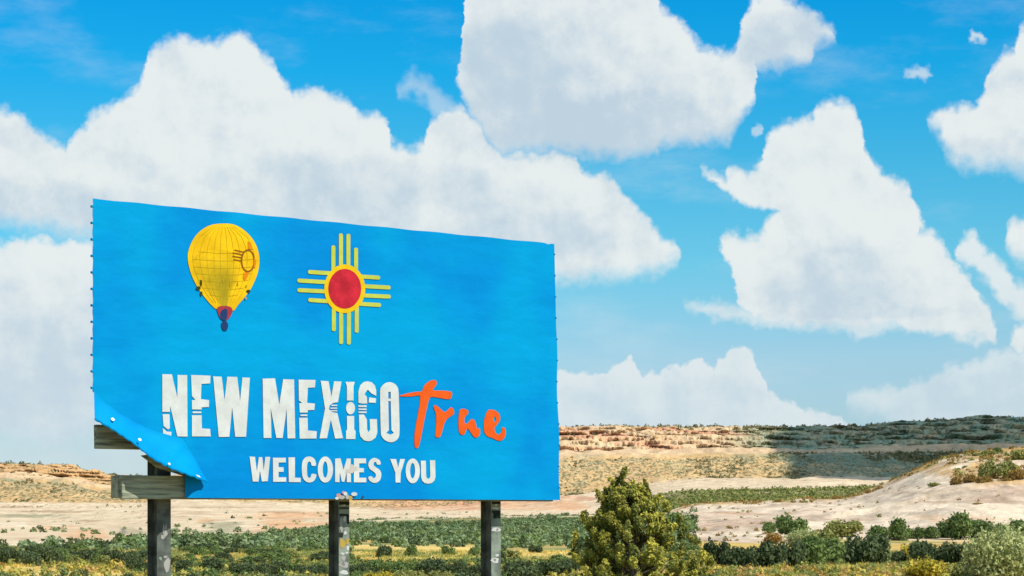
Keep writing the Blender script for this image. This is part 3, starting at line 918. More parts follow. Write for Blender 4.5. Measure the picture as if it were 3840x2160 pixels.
mesa_spots(420, (-60, 2650), (1325, 1345), wr=(1.6, 4.0))
mesa_spots(120, (1900, 2650), (1325, 1340), wr=(2.6, 4.2))
mesa_spots(160, (-60, 430), (980, 1110), wr=(1, 2.2))
mass('scrub', spots, [((0.11, 0.13, 0.06), (0.23, 0.24, 0.11)), ((0.2, 0.17, 0.08), (0.34, 0.27, 0.13))], 'dots of dark desert scrub on the slopes and rim of the mesa', 34, 0.17, seed=6, cat='scrub', hr=(0.6, 1.0))
spots = []
mesa_spots(5200, (1600, 2290), (640, 925), lambda x, y, d, q: y > 1216 + 4 * q and rs.rand() < 0.85 + q, wr=(1.8, 3.6))
mass('brush_strip', spots, [PAL['olive'], ((0.15, 0.18, 0.05), (0.32, 0.33, 0.10))], 'strip of olive brush between the sand ridge and the mesa', 34, 0.16, seed=7, hr=(0.6, 1.0))
# brush along the crest and face of the sand hill
spots = []
for k in range(1500):
    x = rs.uniform(1700, 2640); d = rs.uniform(400, 535)
    y = float(hill_y(np.array([x]), np.array([d]))[0]); cr = float(np.interp(x, SH_X, SH_R))
    lim = 5 if x < 2280 else (10 if x < 2380 else 34)
    if y - cr > lim and not (x > 2390 and y - cr < 75 and fbm(x / 22, y / 12, 3, seed=71) > 0.03): continue
    p = world(x, y, d); spots.append((p[0], p[1], p[2] - 0.1, rs.uniform(0.6, 1.8)))
for k in range(330):
    x = rs.uniform(1680, 2600); d = rs.uniform(290, 510)
    y = float(hill_y(np.array([x]), np.array([d]))[0]); p = world(x, y, d); spots.append((p[0], p[1], p[2] - 0.1, rs.uniform(0.3, 0.9)))
mass('dry_brush', spots, [PAL['ochre'], PAL['olive'], PAL['ochre']], 'dry ochre brush growing along the crest of the sand hill', 34, 0.17, seed=9)


# --- grass
def grass(name, n, xr, dr, pal, label, h=(0.10, 0.28), seed=2, f=None):
    rs = np.random.RandomState(seed)
    x = rs.uniform(*xr, n); d = np.sqrt(rs.uniform(dr[0] ** 2, dr[1] ** 2, n))
    X = (x - CX) / F * d; z = plain_z(X, d)
    q = fbm(X / 6, d / 12, 3, seed=51)
    k = rs.rand(n) < np.clip(0.55 + 2.2 * q, 0.05, 1)
    if f is not None: k &= f(x, d)
    X, d, z, q = X[k], d[k], z[k], q[k]; n = len(X); B = 6
    base = np.stack([X, d, z], -1)[:, None] + rs.normal(0, 0.10, (n, B, 3)) * np.array([1, 1, 0])
    hh = rs.uniform(*h, (n, B, 1))
    a = rs.uniform(0, 6.283, (n, B)); side = np.stack([np.cos(a), np.sin(a), 0 * a], -1) * 0.035
    tip = base + np.concatenate([rs.normal(0, 0.10, (n, B, 2)), hh], -1)
    V = np.stack([base - side - [0, 0, .02], base + side - [0, 0, .02], tip], 2).reshape(-1, 3)
    Fc = np.arange(n * B * 3).reshape(-1, 3)
    A = np.array([p[0] for p in pal]); Bc = np.array([p[1] for p in pal])
    ki = np.clip((q * 3 + 0.5 + rs.normal(0, 0.15, n)) * len(pal), 0, len(pal) - 1).astype(int)
    w = rs.rand(n, B, 1); c = A[ki][:, None] * (1 - w) + Bc[ki][:, None] * w
    o = link(name, mesh_np(name, V, Fc, FOL, np.repeat(c.reshape(-1, 3), 3, axis=0)))
    tag(o, label, 'grass', kind='stuff')


grass('grass', 20000, (-80, 2680), (112, 215), [((0.52, 0.38, 0.09), (0.74, 0.55, 0.14)), ((0.38, 0.34, 0.07), (0.62, 0.52, 0.12)), ((0.16, 0.21, 0.06), (0.34, 0.36, 0.10))],
      'dry yellow and green grass over the near flat')
spots = []; dark_spots = []
for k in range(4600):
    d = math.sqrt(rs.uniform(112 ** 2, 158 ** 2)); x = rs.uniform(-60, 2640)
    y = HY + 3.2 * F / d
    q = float(fbm(x / 90, d / 8, 3, seed=81))
    if rs.rand() > 0.5 + 2.5 * q: continue
    if 1750 < x < 2450 and y < 1428: continue
    p = ((x - CX) / F * d, d); (spots if (x > 1430 or (x < 385 and 1422 < y < 1443)) else dark_spots).append((*p, float(plain_z(np.array(p[0]), np.array(p[1]))), rs.uniform(0.25, 0.75)))
mass('low_brush', dark_spots, [PAL['mid'], PAL['olive'], PAL['dark'], PAL['mid'], ((0.4, 0.36, 0.08), (0.6, 0.52, 0.12))], 'low green brush crowding the flat around the sign posts', 40, 0.15, seed=13)
mass('ground_brush', spots, [PAL['olive'], ((0.50, 0.38, 0.07), (0.75, 0.58, 0.12)), PAL['olive'], ((0.42, 0.26, 0.08), (0.6, 0.4, 0.13)), ((0.3, 0.3, 0.06), (0.5, 0.48, 0.1))], 'low clumps of yellow and olive ground brush across the near flat', 40, 0.15, seed=12)
grass('near_grass', 9000, (-300, 2900), (22, 112), [((0.40, 0.29, 0.06), (0.6, 0.44, 0.1)), ((0.2, 0.2, 0.05), (0.4, 0.35, 0.08))], 'sparse dry grass around the sign posts', seed=5)


# ================================================================== juniper
def juniper(x, d, ytop, wpx):
    gz = float(plain_zs(x, d)); X = (x - CX) / F * d
    H = CAMZ + (HY - ytop) / F * d - gz; R = wpx / F * d / 2
    e = bpy.data.objects.new('juniper_tree', None); COL.objects.link(e); e.location = (X, d, gz)
    tag(e, 'large bushy juniper tree with a pointed top in front of the sand hill', 'tree')
    rs = np.random.RandomState(21)
    # trunk and limbs
    bm = bmesh.new()

    def tube(pts, r0, r1):
        rings = []
        for i, p in enumerate(pts):
            r = r0 + (r1 - r0) * i / (len(pts) - 1)
            rings.append([bm.verts.new(p + Vector((math.cos(t) * r, math.sin(t) * r, 0))) for t in np.linspace(0, 6.283, 7)[:-1]])
        for a, b in zip(rings, rings[1:]):
            for q in range(6): bm.faces.new((a[q], a[(q + 1) % 6], b[(q + 1) % 6], b[q]))
    tube([Vector((0.05 * math.sin(k * 1.3), 0.05 * math.cos(k), H * 0.93 * k / 7)) for k in range(8)], 0.17, 0.015)
    P = []; U = []; S = []; C = []
    # width profile of the crown (height fraction -> half width in px either side), measured from the photo
    hf = np.array([0.0, 0.15, 0.29, 0.42, 0.57, 0.70, 0.80, 0.86, 0.91, 0.95, 1.0])
    wl = np.array([120, 150, 160, 156, 132, 100, 74, 58, 44, 36, 27.]); wr = np.array([170, 195, 200, 180, 128, 84, 52, 30, 6, -6, -19.])
    spires = [(-24, 1180, 0), (-26, 1190, 10), (-30, 1204, 0), (-22, 1208, 0), (-50, 1204, 0), (-48, 1216, 0), (34, 1213, 6), (36, 1224, -8), (10, 1228, 0), (-84, 1238, 0), (62, 1250, 5), (84, 1262, 0), (-66, 1228, 8), (-122, 1288, 0), (118, 1300, 0), (150, 1345, 0), (185, 1392, 0), (-145, 1345, 0), (20, 1222, 0), (-8, 1214, 0)]
    nb = 470 + len(spires)
    for k in range(nb):
        if k < len(spires):
            sx, sy_, dd = spires[k]; a = rs.uniform(0, 6.283); ca = math.cos(a); t = (HY + (CAMZ - gz) * F / d - sy_) / F * d / H
            tip = Vector((sx / F * d, rs.uniform(-0.1, 0.1), t * H - 0.12)); r = abs(tip.x) + 0.1; L = 0.5
        else:
            t = (rs.rand() ** 0.85) * 0.875
            a = rs.uniform(0, 6.283); ca = math.cos(a)
            l_ = np.interp(t, hf, wl) / F * d; r_ = np.interp(t, hf, wr) / F * d
            hw = (l_ + r_) / 2; cx_ = (r_ - l_) / 2
            f = rs.uniform(0.35, 1.0) ** 0.55
            r = hw * f * rs.uniform(0.80, 1.04)
            tip = Vector((cx_ + ca * r, math.sin(a) * hw * f * 0.95, t * H)); L = rs.uniform(0.22, 0.48) * (0.8 if t > 0.8 else 1)
        zb = max(0.25, tip.z - r * rs.uniform(0.45, 0.8))
        if k % 3 == 0: tube([Vector((0, 0, zb)), Vector((tip.x * 0.55, tip.y * 0.55, zb + (tip.z - zb) * 0.4)), tip * 0.97], 0.035, 0.008)
        # plume: elongated, pointing up and out
        dirv = np.array([ca * rs.uniform(0.2, 1.3) + rs.normal(0, .2), math.sin(a) * rs.uniform(0.2, 1.3), 0.9]); dirv /= np.linalg.norm(dirv)
        n = int(170 * L / 0.4)
        q = rs.rand(n)
        wid = (0.15 if t < 0.85 else 0.085) * np.sin(np.clip(q * 0.9 + 0.12, 0, 1) * math.pi) ** 0.7 + 0.02
        u = rs.normal(0, 1, (n, 3)); u /= np.linalg.norm(u, axis=1)[:, None]
        pos = np.array(tip) + (q[:, None] - 0.55) * L * dirv + u * wid[:, None] * rs.uniform(0.4, 1, (n, 1))
        pos[:, 2] = np.minimum(pos[:, 2], H)
        P.append(pos); U.append(u * 0.6 + np.array([ca, math.sin(a), 0.5]) * 0.6)
        S.append(np.full(n, 0.062))
        base = np.array([0.14, 0.155, 0.034]) * (0.75 + 0.5 * rs.rand()); li = np.array([0.60, 0.54, 0.09]) * (1.0 + 0.25 * (ca > 0.2)) * (0.75 + 0.5 * rs.rand())  # sunlit side put into the leaf colour: right-hand plumes are lighter
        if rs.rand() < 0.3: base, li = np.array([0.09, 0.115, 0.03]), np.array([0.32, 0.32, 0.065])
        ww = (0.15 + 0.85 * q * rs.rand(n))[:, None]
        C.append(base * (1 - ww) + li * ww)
    me = bpy.data.meshes.new('trunk'); bm.to_mesh(me); bm.free(); me.materials.append(BARK)
    link('trunk', me, e)
    P = np.concatenate(P); U = np.concatenate(U); S = np.concatenate(S); C = np.concatenate(C)
    P[:, 2] = np.maximum(P[:, 2], 0.05)
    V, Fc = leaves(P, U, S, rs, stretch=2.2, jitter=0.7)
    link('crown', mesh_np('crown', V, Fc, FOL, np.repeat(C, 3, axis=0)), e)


juniper(1592, 70.0, 1176, 340)

# ================================================================== billboard
TH = math.atan2(5640.0, 7140.0); CT, ST = math.cos(TH), math.sin(TH)
DL = 27.4
P0 = ((235 - CX) / F * DL, DL)
BASEZ = float(plain_z(np.array(P0[0] + 2.9), np.array(P0[1] + 2.3)))
root = bpy.data.objects.new('billboard', None); COL.objects.link(root)
root.location = (P0[0], P0[1], BASEZ); root.rotation_euler = (0, 0, TH)
tag(root, 'large blue welcome billboard on three steel posts with a torn lower left corner', 'billboard')


def S(x, y, off=0.0):
    """picture point -> billboard local coordinates (s, -off, z); off = metres in front of the sheet"""
    px, py = P0[0] + ST * off, P0[1] - CT * off
    a = (x - CX) / F
    s = (a * py - px) / (CT - a * ST)
    d = py + s * ST
    return Vector((s, -off, CAMZ + (HY - y) / F * d - BASEZ))


vin, t, b = new_mat('blue_vinyl')
tcn = t.nodes.new('ShaderNodeTexCoord')
nv = ntex(t, tcn.outputs['Object'], 0.55, 3, 0.5); nv2 = ntex(t, tcn.outputs['Object'], 7, 5, 0.6)
cv = mixc(t, nv.step(0.35, 0.65), (0.0, 0.185, 0.50), (0.0, 0.262, 0.53))
cv = mixc(t, nv2.step(0.45, 0.75) * 0.10, cv, (0.0, 0.33, 0.56))
t.links.new(cv, b.inputs['Base Color']); b.inputs['Roughness'].default_value = 0.65; b.inputs['Specular IOR Level'].default_value = 0.04
# creases: long soft horizontal and diagonal ripples of the stretched sheet
mp = t.nodes.new('ShaderNodeMapping'); mp.inputs['Scale'].default_value = (1.2, 1, 2.6); t.links.new(tcn.outputs['Object'], mp.inputs[0])
nr = ntex(t, mp.outputs[0], 1.1, 3, 0.45)
bn = t.nodes.new('ShaderNodeBump'); bn.inputs['Distance'].default_value = 0.03; bn.inputs['Strength'].default_value = 0.8
t.links.new(nr.s, bn.inputs['Height']); t.links.new(bn.outputs[0], b.inputs['Normal'])
VINYL = vin


def print_mat(name, col, var=0.05, scale=5): return simple_mat(name, tuple(c * 0.74 for c in col), 0.7, var, scale, spec=0.05)


WHITE = print_mat('white_print', (0.68, 0.72, 0.70)); ORANGE = print_mat('orange_print', (0.86, 0.12, 0.015))
YEL = print_mat('yellow_print', (0.55, 0.60, 0.085)); GOLD = print_mat('gold_print', (0.85, 0.55, 0.01)); CRIM = print_mat('crimson_print', (0.58, 0.025, 0.045), 0.12)
BALY = print_mat('balloon_print', (0.90, 0.545, 0.010), 0.10, 2.2); BALD = print_mat('balloon_dark_print', (0.74, 0.50, 0.012), 0.12, 3); BALO = print_mat('balloon_olive_print', (0.48, 0.37, 0.015), 0.12, 3)
SEAM = print_mat('seam_print', (0.48, 0.36, 0.012)); BROWN = print_mat('brown_print', (0.30, 0.10, 0.01)); RUST = print_mat('rust_print', (0.75, 0.25, 0.01))
MAROON = print_mat('maroon_print', (0.38, 0.045, 0.06)); NAVY = print_mat('navy_print', (0.02, 0.05, 0.16)); BLACKP = print_mat('black_print', (0.05, 0.05, 0.01))


def ripple(s, z):
    return 0.0


# main sheet
rail_top = [(236, 985), (262, 1012), (300, 1042), (345, 1068), (390, 1088), (430, 1098), (462, 1108)]
def bot_y(x): return float(np.interp(x, [p[0] for p in rail_top], [p[1] for p in rail_top]))


def top_edge(x): return 499.5 + 0.0981 * (x - 233) + (3.5 * max(0, math.sin((x - 1300) * 0.09)) if x > 1335 and x < 1385 else 0) + 0.7 * math.sin(x * 0.05)
def right_x(v): return 1394.5 + 14.5 * v + 1.6 * math.sin(v * 19) * (v > 0.3)


def sheet():
    bm = bmesh.new()

    def patch(x0, x1, nc, yb, nr=34, redge=False):
        rows = []
        for r in range(nr + 1):
            v = r / nr; row = []
            for c in range(nc + 1):
                u = c / nc; xr_ = right_x(v) if redge else x1
                x = x0 + (xr_ - x0) * u
                y = top_edge(x) + (yb(x) - top_edge(x)) * v
                if x0 < 240 and c == 0: x += 0.9 * math.sin(v * 62)
                p = S(x, y); p.y -= ripple(p.x, p.z)
                row.append(bm.verts.new(p))
            rows.append(row)
        for a, b in zip(rows, rows[1:]):
            for q in range(nc): bm.faces.new((a[q], b[q], b[q + 1], a[q + 1]))
    patch(233.5, 466, 34, bot_y)
    patch(466, 1400, 120, lambda x: 1252.5 + 0.0060 * (x - 469), redge=True)
    bmesh.ops.recalc_face_normals(bm, faces=bm.faces)
    ext = bmesh.ops.solidify(bm, geom=bm.faces[:], thickness=0.004)
    me = bpy.data.meshes.new('vinyl_sheet'); bm.to_mesh(me); bm.free()
    me.materials.append(VINYL)
    for p in me.polygons: p.use_smooth = False
    return link('vinyl_sheet', me, root)


sheet()


# curled flap: hangs from the torn edge and rolls forward
def flap():
    T = [(x_, y_ - 4) for x_, y_ in rail_top] + [(490, 1154), (521, 1209)]
    B = [(238, 1052), (282, 1077), (335, 1112), (385, 1152), (430, 1176), (462, 1188), (490, 1198), (521, 1209.6)]
    B.insert(1, (258, 1064))
    def res(P, n):
        P = np.array(P, float); L = np.concatenate([[0], np.cumsum(np.hypot(*np.diff(P, axis=0).T))]); L /= L[-1]
        u = np.linspace(0, 1, n); return np.stack([np.interp(u, L, P[:, 0]), np.interp(u, L, P[:, 1])], 1)
    n = 40; T = res(T, n); B = res(B, n)
    bm = bmesh.new(); rows = []
    for r in range(13):
        v = r / 12; row = []
        for c in range(n):
            u = c / (n - 1)
            amp = 0.30 * min(1, 0.35 + u * 1.3) * (1.0 if u < 0.86 else max(0.12, (1 - u) / 0.14))
            off = ripple(0, 0) + amp * v ** 1.7 + (0.05 * max(0, (u - 0.75) / 0.25)) + 0.008
            off += v * 0.016 * math.sin(c * 1.9 + v * 3) * math.sin(c * 0.7 + 1)
            x = T[c, 0] * (1 - v) + B[c, 0] * v; y = v * v * 1.5 * math.sin(c * 2.3) * (u < 0.95) + T[c, 1] * (1 - v) + B[c, 1] * v
            row.append(bm.verts.new(S(x, y, off)))
        rows.append(row)
    # turned-under hem
    hem = []
    for c in range(n):
        u = c / (n - 1); p = rows[-1][c].co.copy(); p.y += 0.012; p.z -= 0.018; hem.append(bm.verts.new(p))
    rows.append(hem)
    for a, b2 in zip(rows, rows[1:]):
        for q in range(n - 1): bm.faces.new((a[q], b2[q], b2[q + 1], a[q + 1]))
    bmesh.ops.recalc_face_normals(bm, faces=bm.faces)
    me = bpy.data.meshes.new('torn_flap'); bm.to_mesh(me); bm.free(); me.materials.append(VINYL)
    for p in me.polygons: p.use_smooth = True
    o = link('torn_flap', me, root); o['label'] = 'corner of the sheet torn loose and curling forward'
    return o


fl = flap()


def prism(name, pts, mat, parent, off=0.009, holes=(), thick=0.0):
    """flat print: polygon given in picture points on the sheet"""
    P = [[S(x, y, off) for x, y in pts]] + [[S(x, y, off) for x, y in h] for h in holes]
    flat = [[Vector((p.x, p.z, 0)) for p in poly] for poly in P]
    tris = tessellate_polygon(flat)
    V = [p for poly in P for p in poly]
    me = bpy.data.meshes.new(name)
    me.from_pydata([tuple(v - Vector((0, ripple(v.x, v.z), 0))) for v in V], [], [tuple(t_) for t_ in tris])
    me.update(); me.materials.append(mat)
    # face the viewer (-y)
    if len(me.polygons) and sum(p.normal.y * p.area for p in me.polygons) > 0: me.flip_normals()
    o = link(name, me, parent); return o


def zoom(X0, Y0, sc):
    def f(pts): return [((X0 + x / sc) / 1.49068, (Y0 + y / sc) / 1.49068) for x, y in pts]
    return f


def smooth(pts, n=5):
    P = [Vector((*p, 0)) for p in pts]; o = []
    for i in range(len(P)):
        p0, p1, p2, p3 = P[i - 1], P[i], P[(i + 1) % len(P)], P[(i + 2) % len(P)]
        for k in range(n):
            t_ = k / n
            q = 0.5 * ((2 * p1) + (p2 - p0) * t_ + (2 * p0 - 5 * p1 + 4 * p2 - p3) * t_ * t_ + (3 * p1 - p0 - 3 * p2 + p3) * t_ ** 3)
            o.append((q.x, q.y))
    return o


def ellipse(cx, cy, rx, ry, n=36, rot=0): return [(cx + rx * math.cos(a) * math.cos(rot) - ry * math.sin(a) * math.sin(rot), cy + rx * math.cos(a) * math.sin(rot) + ry * math.sin(a) * math.cos(rot)) for a in np.linspace(0, 2 * math.pi, n, endpoint=False)]


def group_part(name, label=None):
    e = bpy.data.objects.new(name, None); COL.objects.link(e); e.parent = root
    if label: e['label'] = label
    return e


Z3 = zoom(580, 1380, 4.5278); Z4 = zoom(960, 1380, 4.5286); Z5 = zoom(1440, 1380, 4.2615); Z6 = zoom(880, 1680, 3.1415)


def rect(a, b, c, d): return [(a, b), (c, b), (c, d), (a, d)]


LET = [
 (Z3, [[(130,105),(292,108),(385,500),(388,118),(552,122),(558,1165),(385,1162),(262,640),(262,745),(130,745)],
       [(135,785),(252,785),(258,1020),(228,1045),(150,985)], [(140,1020),(205,1078),(288,1085),(280,1152),(145,1158)]]),
 (Z3, [[(618,118),(950,130),(942,262),(795,270),(785,528),(925,545),(920,662),(797,668),(797,705),(632,702),(632,548),(692,538),(632,478)],
       rect(645,738,792,768), [(632,802),(797,802),(802,1025),(942,1035),(952,1162),(632,1162)]]),
 (Z3, [[(992,140),(1138,148),(1185,540),(1232,148),(1402,152),(1450,560),(1490,160),(1617,165),(1552,1168),(1368,1168),(1315,660),(1268,1168),(1088,1172)]]),
 (Z4, [[(113,180),(322,175),(395,620),(462,190),(646,195),(667,1193),(535,1197),(519,690),(452,1188),(345,1188),(250,680),(262,1188),(128,1190)]]),
 (Z4, [[(724,198),(1012,203),(1000,330),(882,335),(868,592),(1000,605),(990,712),(882,716),(875,757),(742,757),(735,600),(785,590),(728,553)],
       rect(755,788,872,816), [(733,845),(876,845),(882,1060),(1032,1075),(1025,1197),(740,1200)]]),
 (Z4, [[(1098,215),(1232,225),(1280,485),(1325,225),(1452,230),(1392,580),(1310,592),(1250,640),(1238,700),(1300,750),(1382,765),(1477,1192),(1345,1200),(1270,880),(1205,1192),(1078,1197),(1172,690)],
       rect(1280,625,1378,646), rect(1262,672,1376,692), rect(1270,716,1378,736)]),
 (Z4, [[(1518,235),(1677,235),(1656,310),(1656,552),(1544,552),(1544,310)], ellipse(1605,682,76,106,24), [(1544,815),(1667,815),(1667,1040),(1692,1075),(1687,1207),(1528,1207),(1528,1075),(1548,1040)]]),
 (Z4, [[(1740,592),(1738,400),(1768,295),(1830,238),(1895,224),(1965,242),(2022,300),(2042,390),(2042,474),(1960,432),(1897,365),(1842,440),(1882,492),(1886,602),(1815,606)],
       [(1922,500),(2038,515),(2034,592),(1914,586)], rect(1740,632,1877,664), rect(1740,688,1877,714), rect(1742,738,1877,765),
       [(1748,790),(1832,790),(1882,872),(1886,1040),(1912,1092),(1937,1040),(1930,868),(2052,868),(2062,1090),(2032,1180),(1962,1235),(1902,1246),(1832,1227),(1772,1162),(1755,1080)]]),
 (Z6, [[(175,100),(240,104),(262,275),(285,108),(325,108),(342,262),(362,104),(418,105),(390,390),(320,396),(298,265),(280,396),(213,396)]]),
 (Z6, [[(450,115),(602,115),(602,170),(517,172),(517,225),(577,228),(577,280),(517,282),(517,345),(607,345),(607,397),(453,399)]]),
 (Z6, [[(633,110),(710,110),(710,350),(778,352),(778,402),(638,402)]]),
 (Z6, [smooth([(957,205),(950,150),(925,115),(880,100),(830,115),(797,165),(790,250),(800,340),(832,390),(880,407),(930,390),(957,345),(960,312),(908,305),(895,342),(872,350),(856,320),(852,250),(857,185),(875,160),(898,172),(908,208)], 3)]),
 (Z6, [[(1183,125),(1246,120),(1282,255),(1320,125),(1367,125),(1370,402),(1322,404),(1318,285),(1292,397),(1262,397),(1238,285),(1235,402),(1183,402)]]),
 (Z6, [[(1403,123),(1547,123),(1547,180),(1467,182),(1467,235),(1522,238),(1522,286),(1467,288),(1467,350),(1550,350),(1550,405),(1403,405)]]),
 (Z6, [smooth([(1718,192),(1708,145),(1650,116),(1600,138),(1575,190),(1590,245),(1640,282),(1663,312),(1655,348),(1632,352),(1612,332),(1575,343),(1592,388),(1650,412),(1706,385),(1728,320),(1712,262),(1665,228),(1637,200),(1645,168),(1668,170),(1678,195)], 3)]),
 (Z6, [[(1833,130),(1902,130),(1925,228),(1950,130),(2007,130),(1957,292),(1952,407),(1895,407),(1892,292)]]),
 (Z6, [[(2193,150),(2252,150),(2256,330),(2264,352),(2281,362),(2297,352),(2304,330),(2299,145),(2362,145),(2366,340),(2352,385),(2322,412),(2280,422),(2236,412),(2208,385),(2197,345)]]),
]
NAMES = 'N E W M E X I C W E L C M E S Y U'.split()
wn = group_part('white_lettering', 'NEW MEXICO and WELCOMES YOU in pale worn capitals')
for z, polys in LET:
    bmv = None
    objs = []
    V = []; Fa = []
    for poly in polys:
        P = [S(x, y, 0.009) for x, y in z(poly)]
        tr = tessellate_polygon([[Vector((p.x, p.z, 0)) for p in P]])
        b0 = len(V); V += [tuple(p - Vector((0, ripple(p.x, p.z), 0))) for p in P]; Fa += [tuple(q + b0 for q in t_) for t_ in tr]
    me = bpy.data.meshes.new('letter'); me.from_pydata(V, [], Fa); me.update(); me.materials.append(WHITE)
    link('letter', me, wn)
# round letters with counters
prism('letter', Z4(smooth([(2108,400),(2130,320),(2190,260),(2270,240),(2350,265),(2405,330),(2422,430),(2432,740),(2438,1050),(2425,1170),(2370,1237),(2290,1262),(2200,1232),(2140,1170),(2120,1080),(2112,740)], 3)), WHITE, wn, 0.009,
      [Z4(rect(2246,405,2288,520)), Z4([(2246,562),(2288,562),(2300,1058),(2342,1103),(2285,1132),(2212,1102),(2256,1058)])])
prism('letter', Z6(ellipse(1068,254,90,154)), WHITE, wn, 0.009, [Z6(ellipse(1066,254,29,96))])
prism('letter', Z6(ellipse(2098,270,84,146)), WHITE, wn, 0.009, [Z6(ellipse(2096,268,29,90))])
prism('patch', Z6([(1360,190),(1395,195),(1410,225),(1440,215),(1450,262),(1405,275),(1385,300),(1330,290),(1300,300),(1310,262),(1360,240)]), print_mat('faded_print', (0.60, 0.56, 0.50)), wn, 0.011)
tr_ = group_part('orange_lettering', 'true in brushed orange script')
for poly, h in [
 (smooth([(245,450),(330,415),(500,380),(603,372),(640,285),(720,212),(800,190),(842,222),(835,270),(785,335),(800,358),(920,360),(1060,375),(1088,405),(1070,482),(1015,497),(900,480),(765,460),(722,495),(690,620),(640,850),(600,1060),(560,1240),(520,1282),(490,1240),(490,1050),(520,850),(560,640),(577,485),(560,440),(420,455)], 3), []),
 (smooth([(790,610),(840,600),(920,670),(980,702),(1060,630),(1102,650),(1122,720),(1080,762),(1010,812),(960,900),(912,1070),(870,1110),(820,1082),(832,900),(830,740)], 3), []),
 (smooth([(1208,680),(1270,650),(1342,680),(1342,730),(1290,790),(1290,880),(1330,885),(1390,820),(1442,830),(1470,900),(1490,972),(1530,960),(1532,1060),(1480,1112),(1430,1092),(1370,1005),(1330,965),(1290,1050),(1250,1070),(1200,1020),(1190,850)], 3), []),
 (smooth([(1650,690),(1710,665),(1800,690),(1852,760),(1850,840),(1795,920),(1765,965),(1790,1040),(1840,1060),(1878,1010),(1888,950),(1930,960),(1946,1060),(1900,1142),(1830,1162),(1740,1122),(1640,1080),(1600,1000),(1598,850)], 3), [ellipse(1772,820,20,44,16)]),
]: prism('letter', Z5(poly), ORANGE, tr_, 0.009, [Z5(q) for q in h])
# sun symbol
Z1 = zoom(1100, 800, 2.786)
sy = group_part('sun_symbol', 'red disc with yellow ring and sixteen yellow rays')
def bar(a, b, w=21):
    (x0, y0), (x1, y1) = a, b; L = math.hypot(x1 - x0, y1 - y0); ux, uy = (x1 - x0) / L, (y1 - y0) / L; nx, ny = -uy, ux
    o = []
    for cx, cy, s0 in ((x1, y1, 1), (x0, y0, -1)):
        for k in range(6):
            an = (-0.5 + k / 5) * math.pi
            o.append((cx + s0 * (ux * w * math.cos(an)) * 0.8 + s0 * nx * w * math.sin(an), cy + s0 * (uy * w * math.cos(an)) * 0.8 + s0 * ny * w * math.sin(an)))
    return o
for a, b in [((418,350),(418,640)),((497,225),(497,620)),((575,230),(575,620)),((655,375),(655,660)),((422,1215),(422,930)),((499,1350),(499,950)),((580,1355),(580,950)),((662,1232),(662,930)),
             ((170,612),(420,628)),((58,702),(390,722)),((58,802),(390,818)),((172,905),(420,922)),((890,672),(640,655)),((1000,775),(690,758)),((1002,870),(690,856)),((900,958),(640,942))]:
    prism('ray', Z1(bar(a, b)), YEL, sy, 0.009)
prism('ring', Z1(ellipse(537,788,214,254,48,0.0)), GOLD, sy, 0.0105)
prism('disc', Z1(ellipse(537,788,172,208,48,0.0)), CRIM, sy, 0.012)
# balloon
Z2 = zoom(660, 800, 3.149)
ba = group_part('balloon_picture', 'printed yellow hot air balloon')
env = smooth([(560,120),(700,138),(830,220),(922,330),(972,450),(985,580),(960,720),(895,870),(820,980),(730,1085),(668,1152),(490,1132),(430,1095),(350,1005),(262,885),(190,745),(147,600),(140,480),(180,350),(262,230),(395,143)], 4)
prism('envelope', Z2(env), BALY, ba, 0.009)
# the printed photograph darkens towards the envelope's lower middle: nested tones
big = [(345,440),(640,450),(735,600),(715,800),(640,960),(615,1120),(500,1120),(440,960),(290,880),(185,720),(170,580)]
small = [(520,800),(560,790),(610,800),(612,860),(606,960),(598,1100),(575,1120),(548,1100),(530,960),(510,900),(505,850)]
for k in range(9):
    w_ = k / 8; ca_, cb_ = (0.86, 0.53, 0.010), (0.42, 0.32, 0.015)
    mt = print_mat('balloon_tone_print', tuple(a_ * (1 - w_) + b_ * w_ for a_, b_ in zip(ca_, cb_)), 0.10, 3)
    prism('shaded_gore', Z2(smooth([(p[0] * (1 - w_) + q[0] * w_, p[1] * (1 - w_) + q[1] * w_) for p, q in zip(big, small)], 3)), mt, ba, 0.0093 + 0.0003 * k)
def strip(pts, w):
    L = []; R = []
    for i, (x, y) in enumerate(pts):
        a = pts[max(0, i - 1)]; b = pts[min(len(pts) - 1, i + 1)]
        q = math.hypot(b[0] - a[0], b[1] - a[1]); nx, ny = -(b[1] - a[1]) / q * w, (b[0] - a[0]) / q * w
        L.append((x + nx, y + ny)); R.append((x - nx, y - ny))
    return L + R[::-1]
for k in (-0.88, -0.68, -0.48, -0.28, -0.1, 0.1, 0.28, 0.46, 0.66, 0.86):
    pts_ = []
    for q in range(9):
        v = q / 8; yy = 160 + 900 * v
        hw = np.interp(yy, [120, 200, 330, 500, 600, 740, 880, 1000, 1130], [40, 250, 370, 420, 415, 370, 300, 200, 85])
        pts_.append((562 + k * hw + 10 * v, yy))
    prism('seam', Z2(strip(pts_, 1.6)), SEAM, ba, 0.0120)
for yy, hw in ((450, 300), (540, 350), (630, 350), (710, 330), (790, 290), (880, 240), (960, 170)):
    prism('seam', Z2(strip([(562 - hw + q * hw / 4, yy + 22 * math.sin(math.pi * q / 8)) for q in range(9)], 1.8)), SEAM, ba, 0.0125)
prism('emblem', Z2(ellipse(850,560,84,136)), BROWN, ba, 0.0132, [Z2(ellipse(850,560,66,118))])
for a, b in (((690,432),(800,458)), ((668,466),(785,490)), ((668,506),(778,525)), ((680,545),(778,565))): prism('emblem', Z2(strip([a, b], 7)), BROWN, ba, 0.0132)
prism('emblem', Z2([(848,330),(885,350),(912,430),(850,418)]), RUST, ba, 0.0142); prism('emblem', Z2([(800,700),(862,695),(850,740),(815,800),(790,760)]), RUST, ba, 0.0142)
prism('emblem', Z2([(925,520),(948,560),(935,650),(915,640)]), RUST, ba, 0.0142)
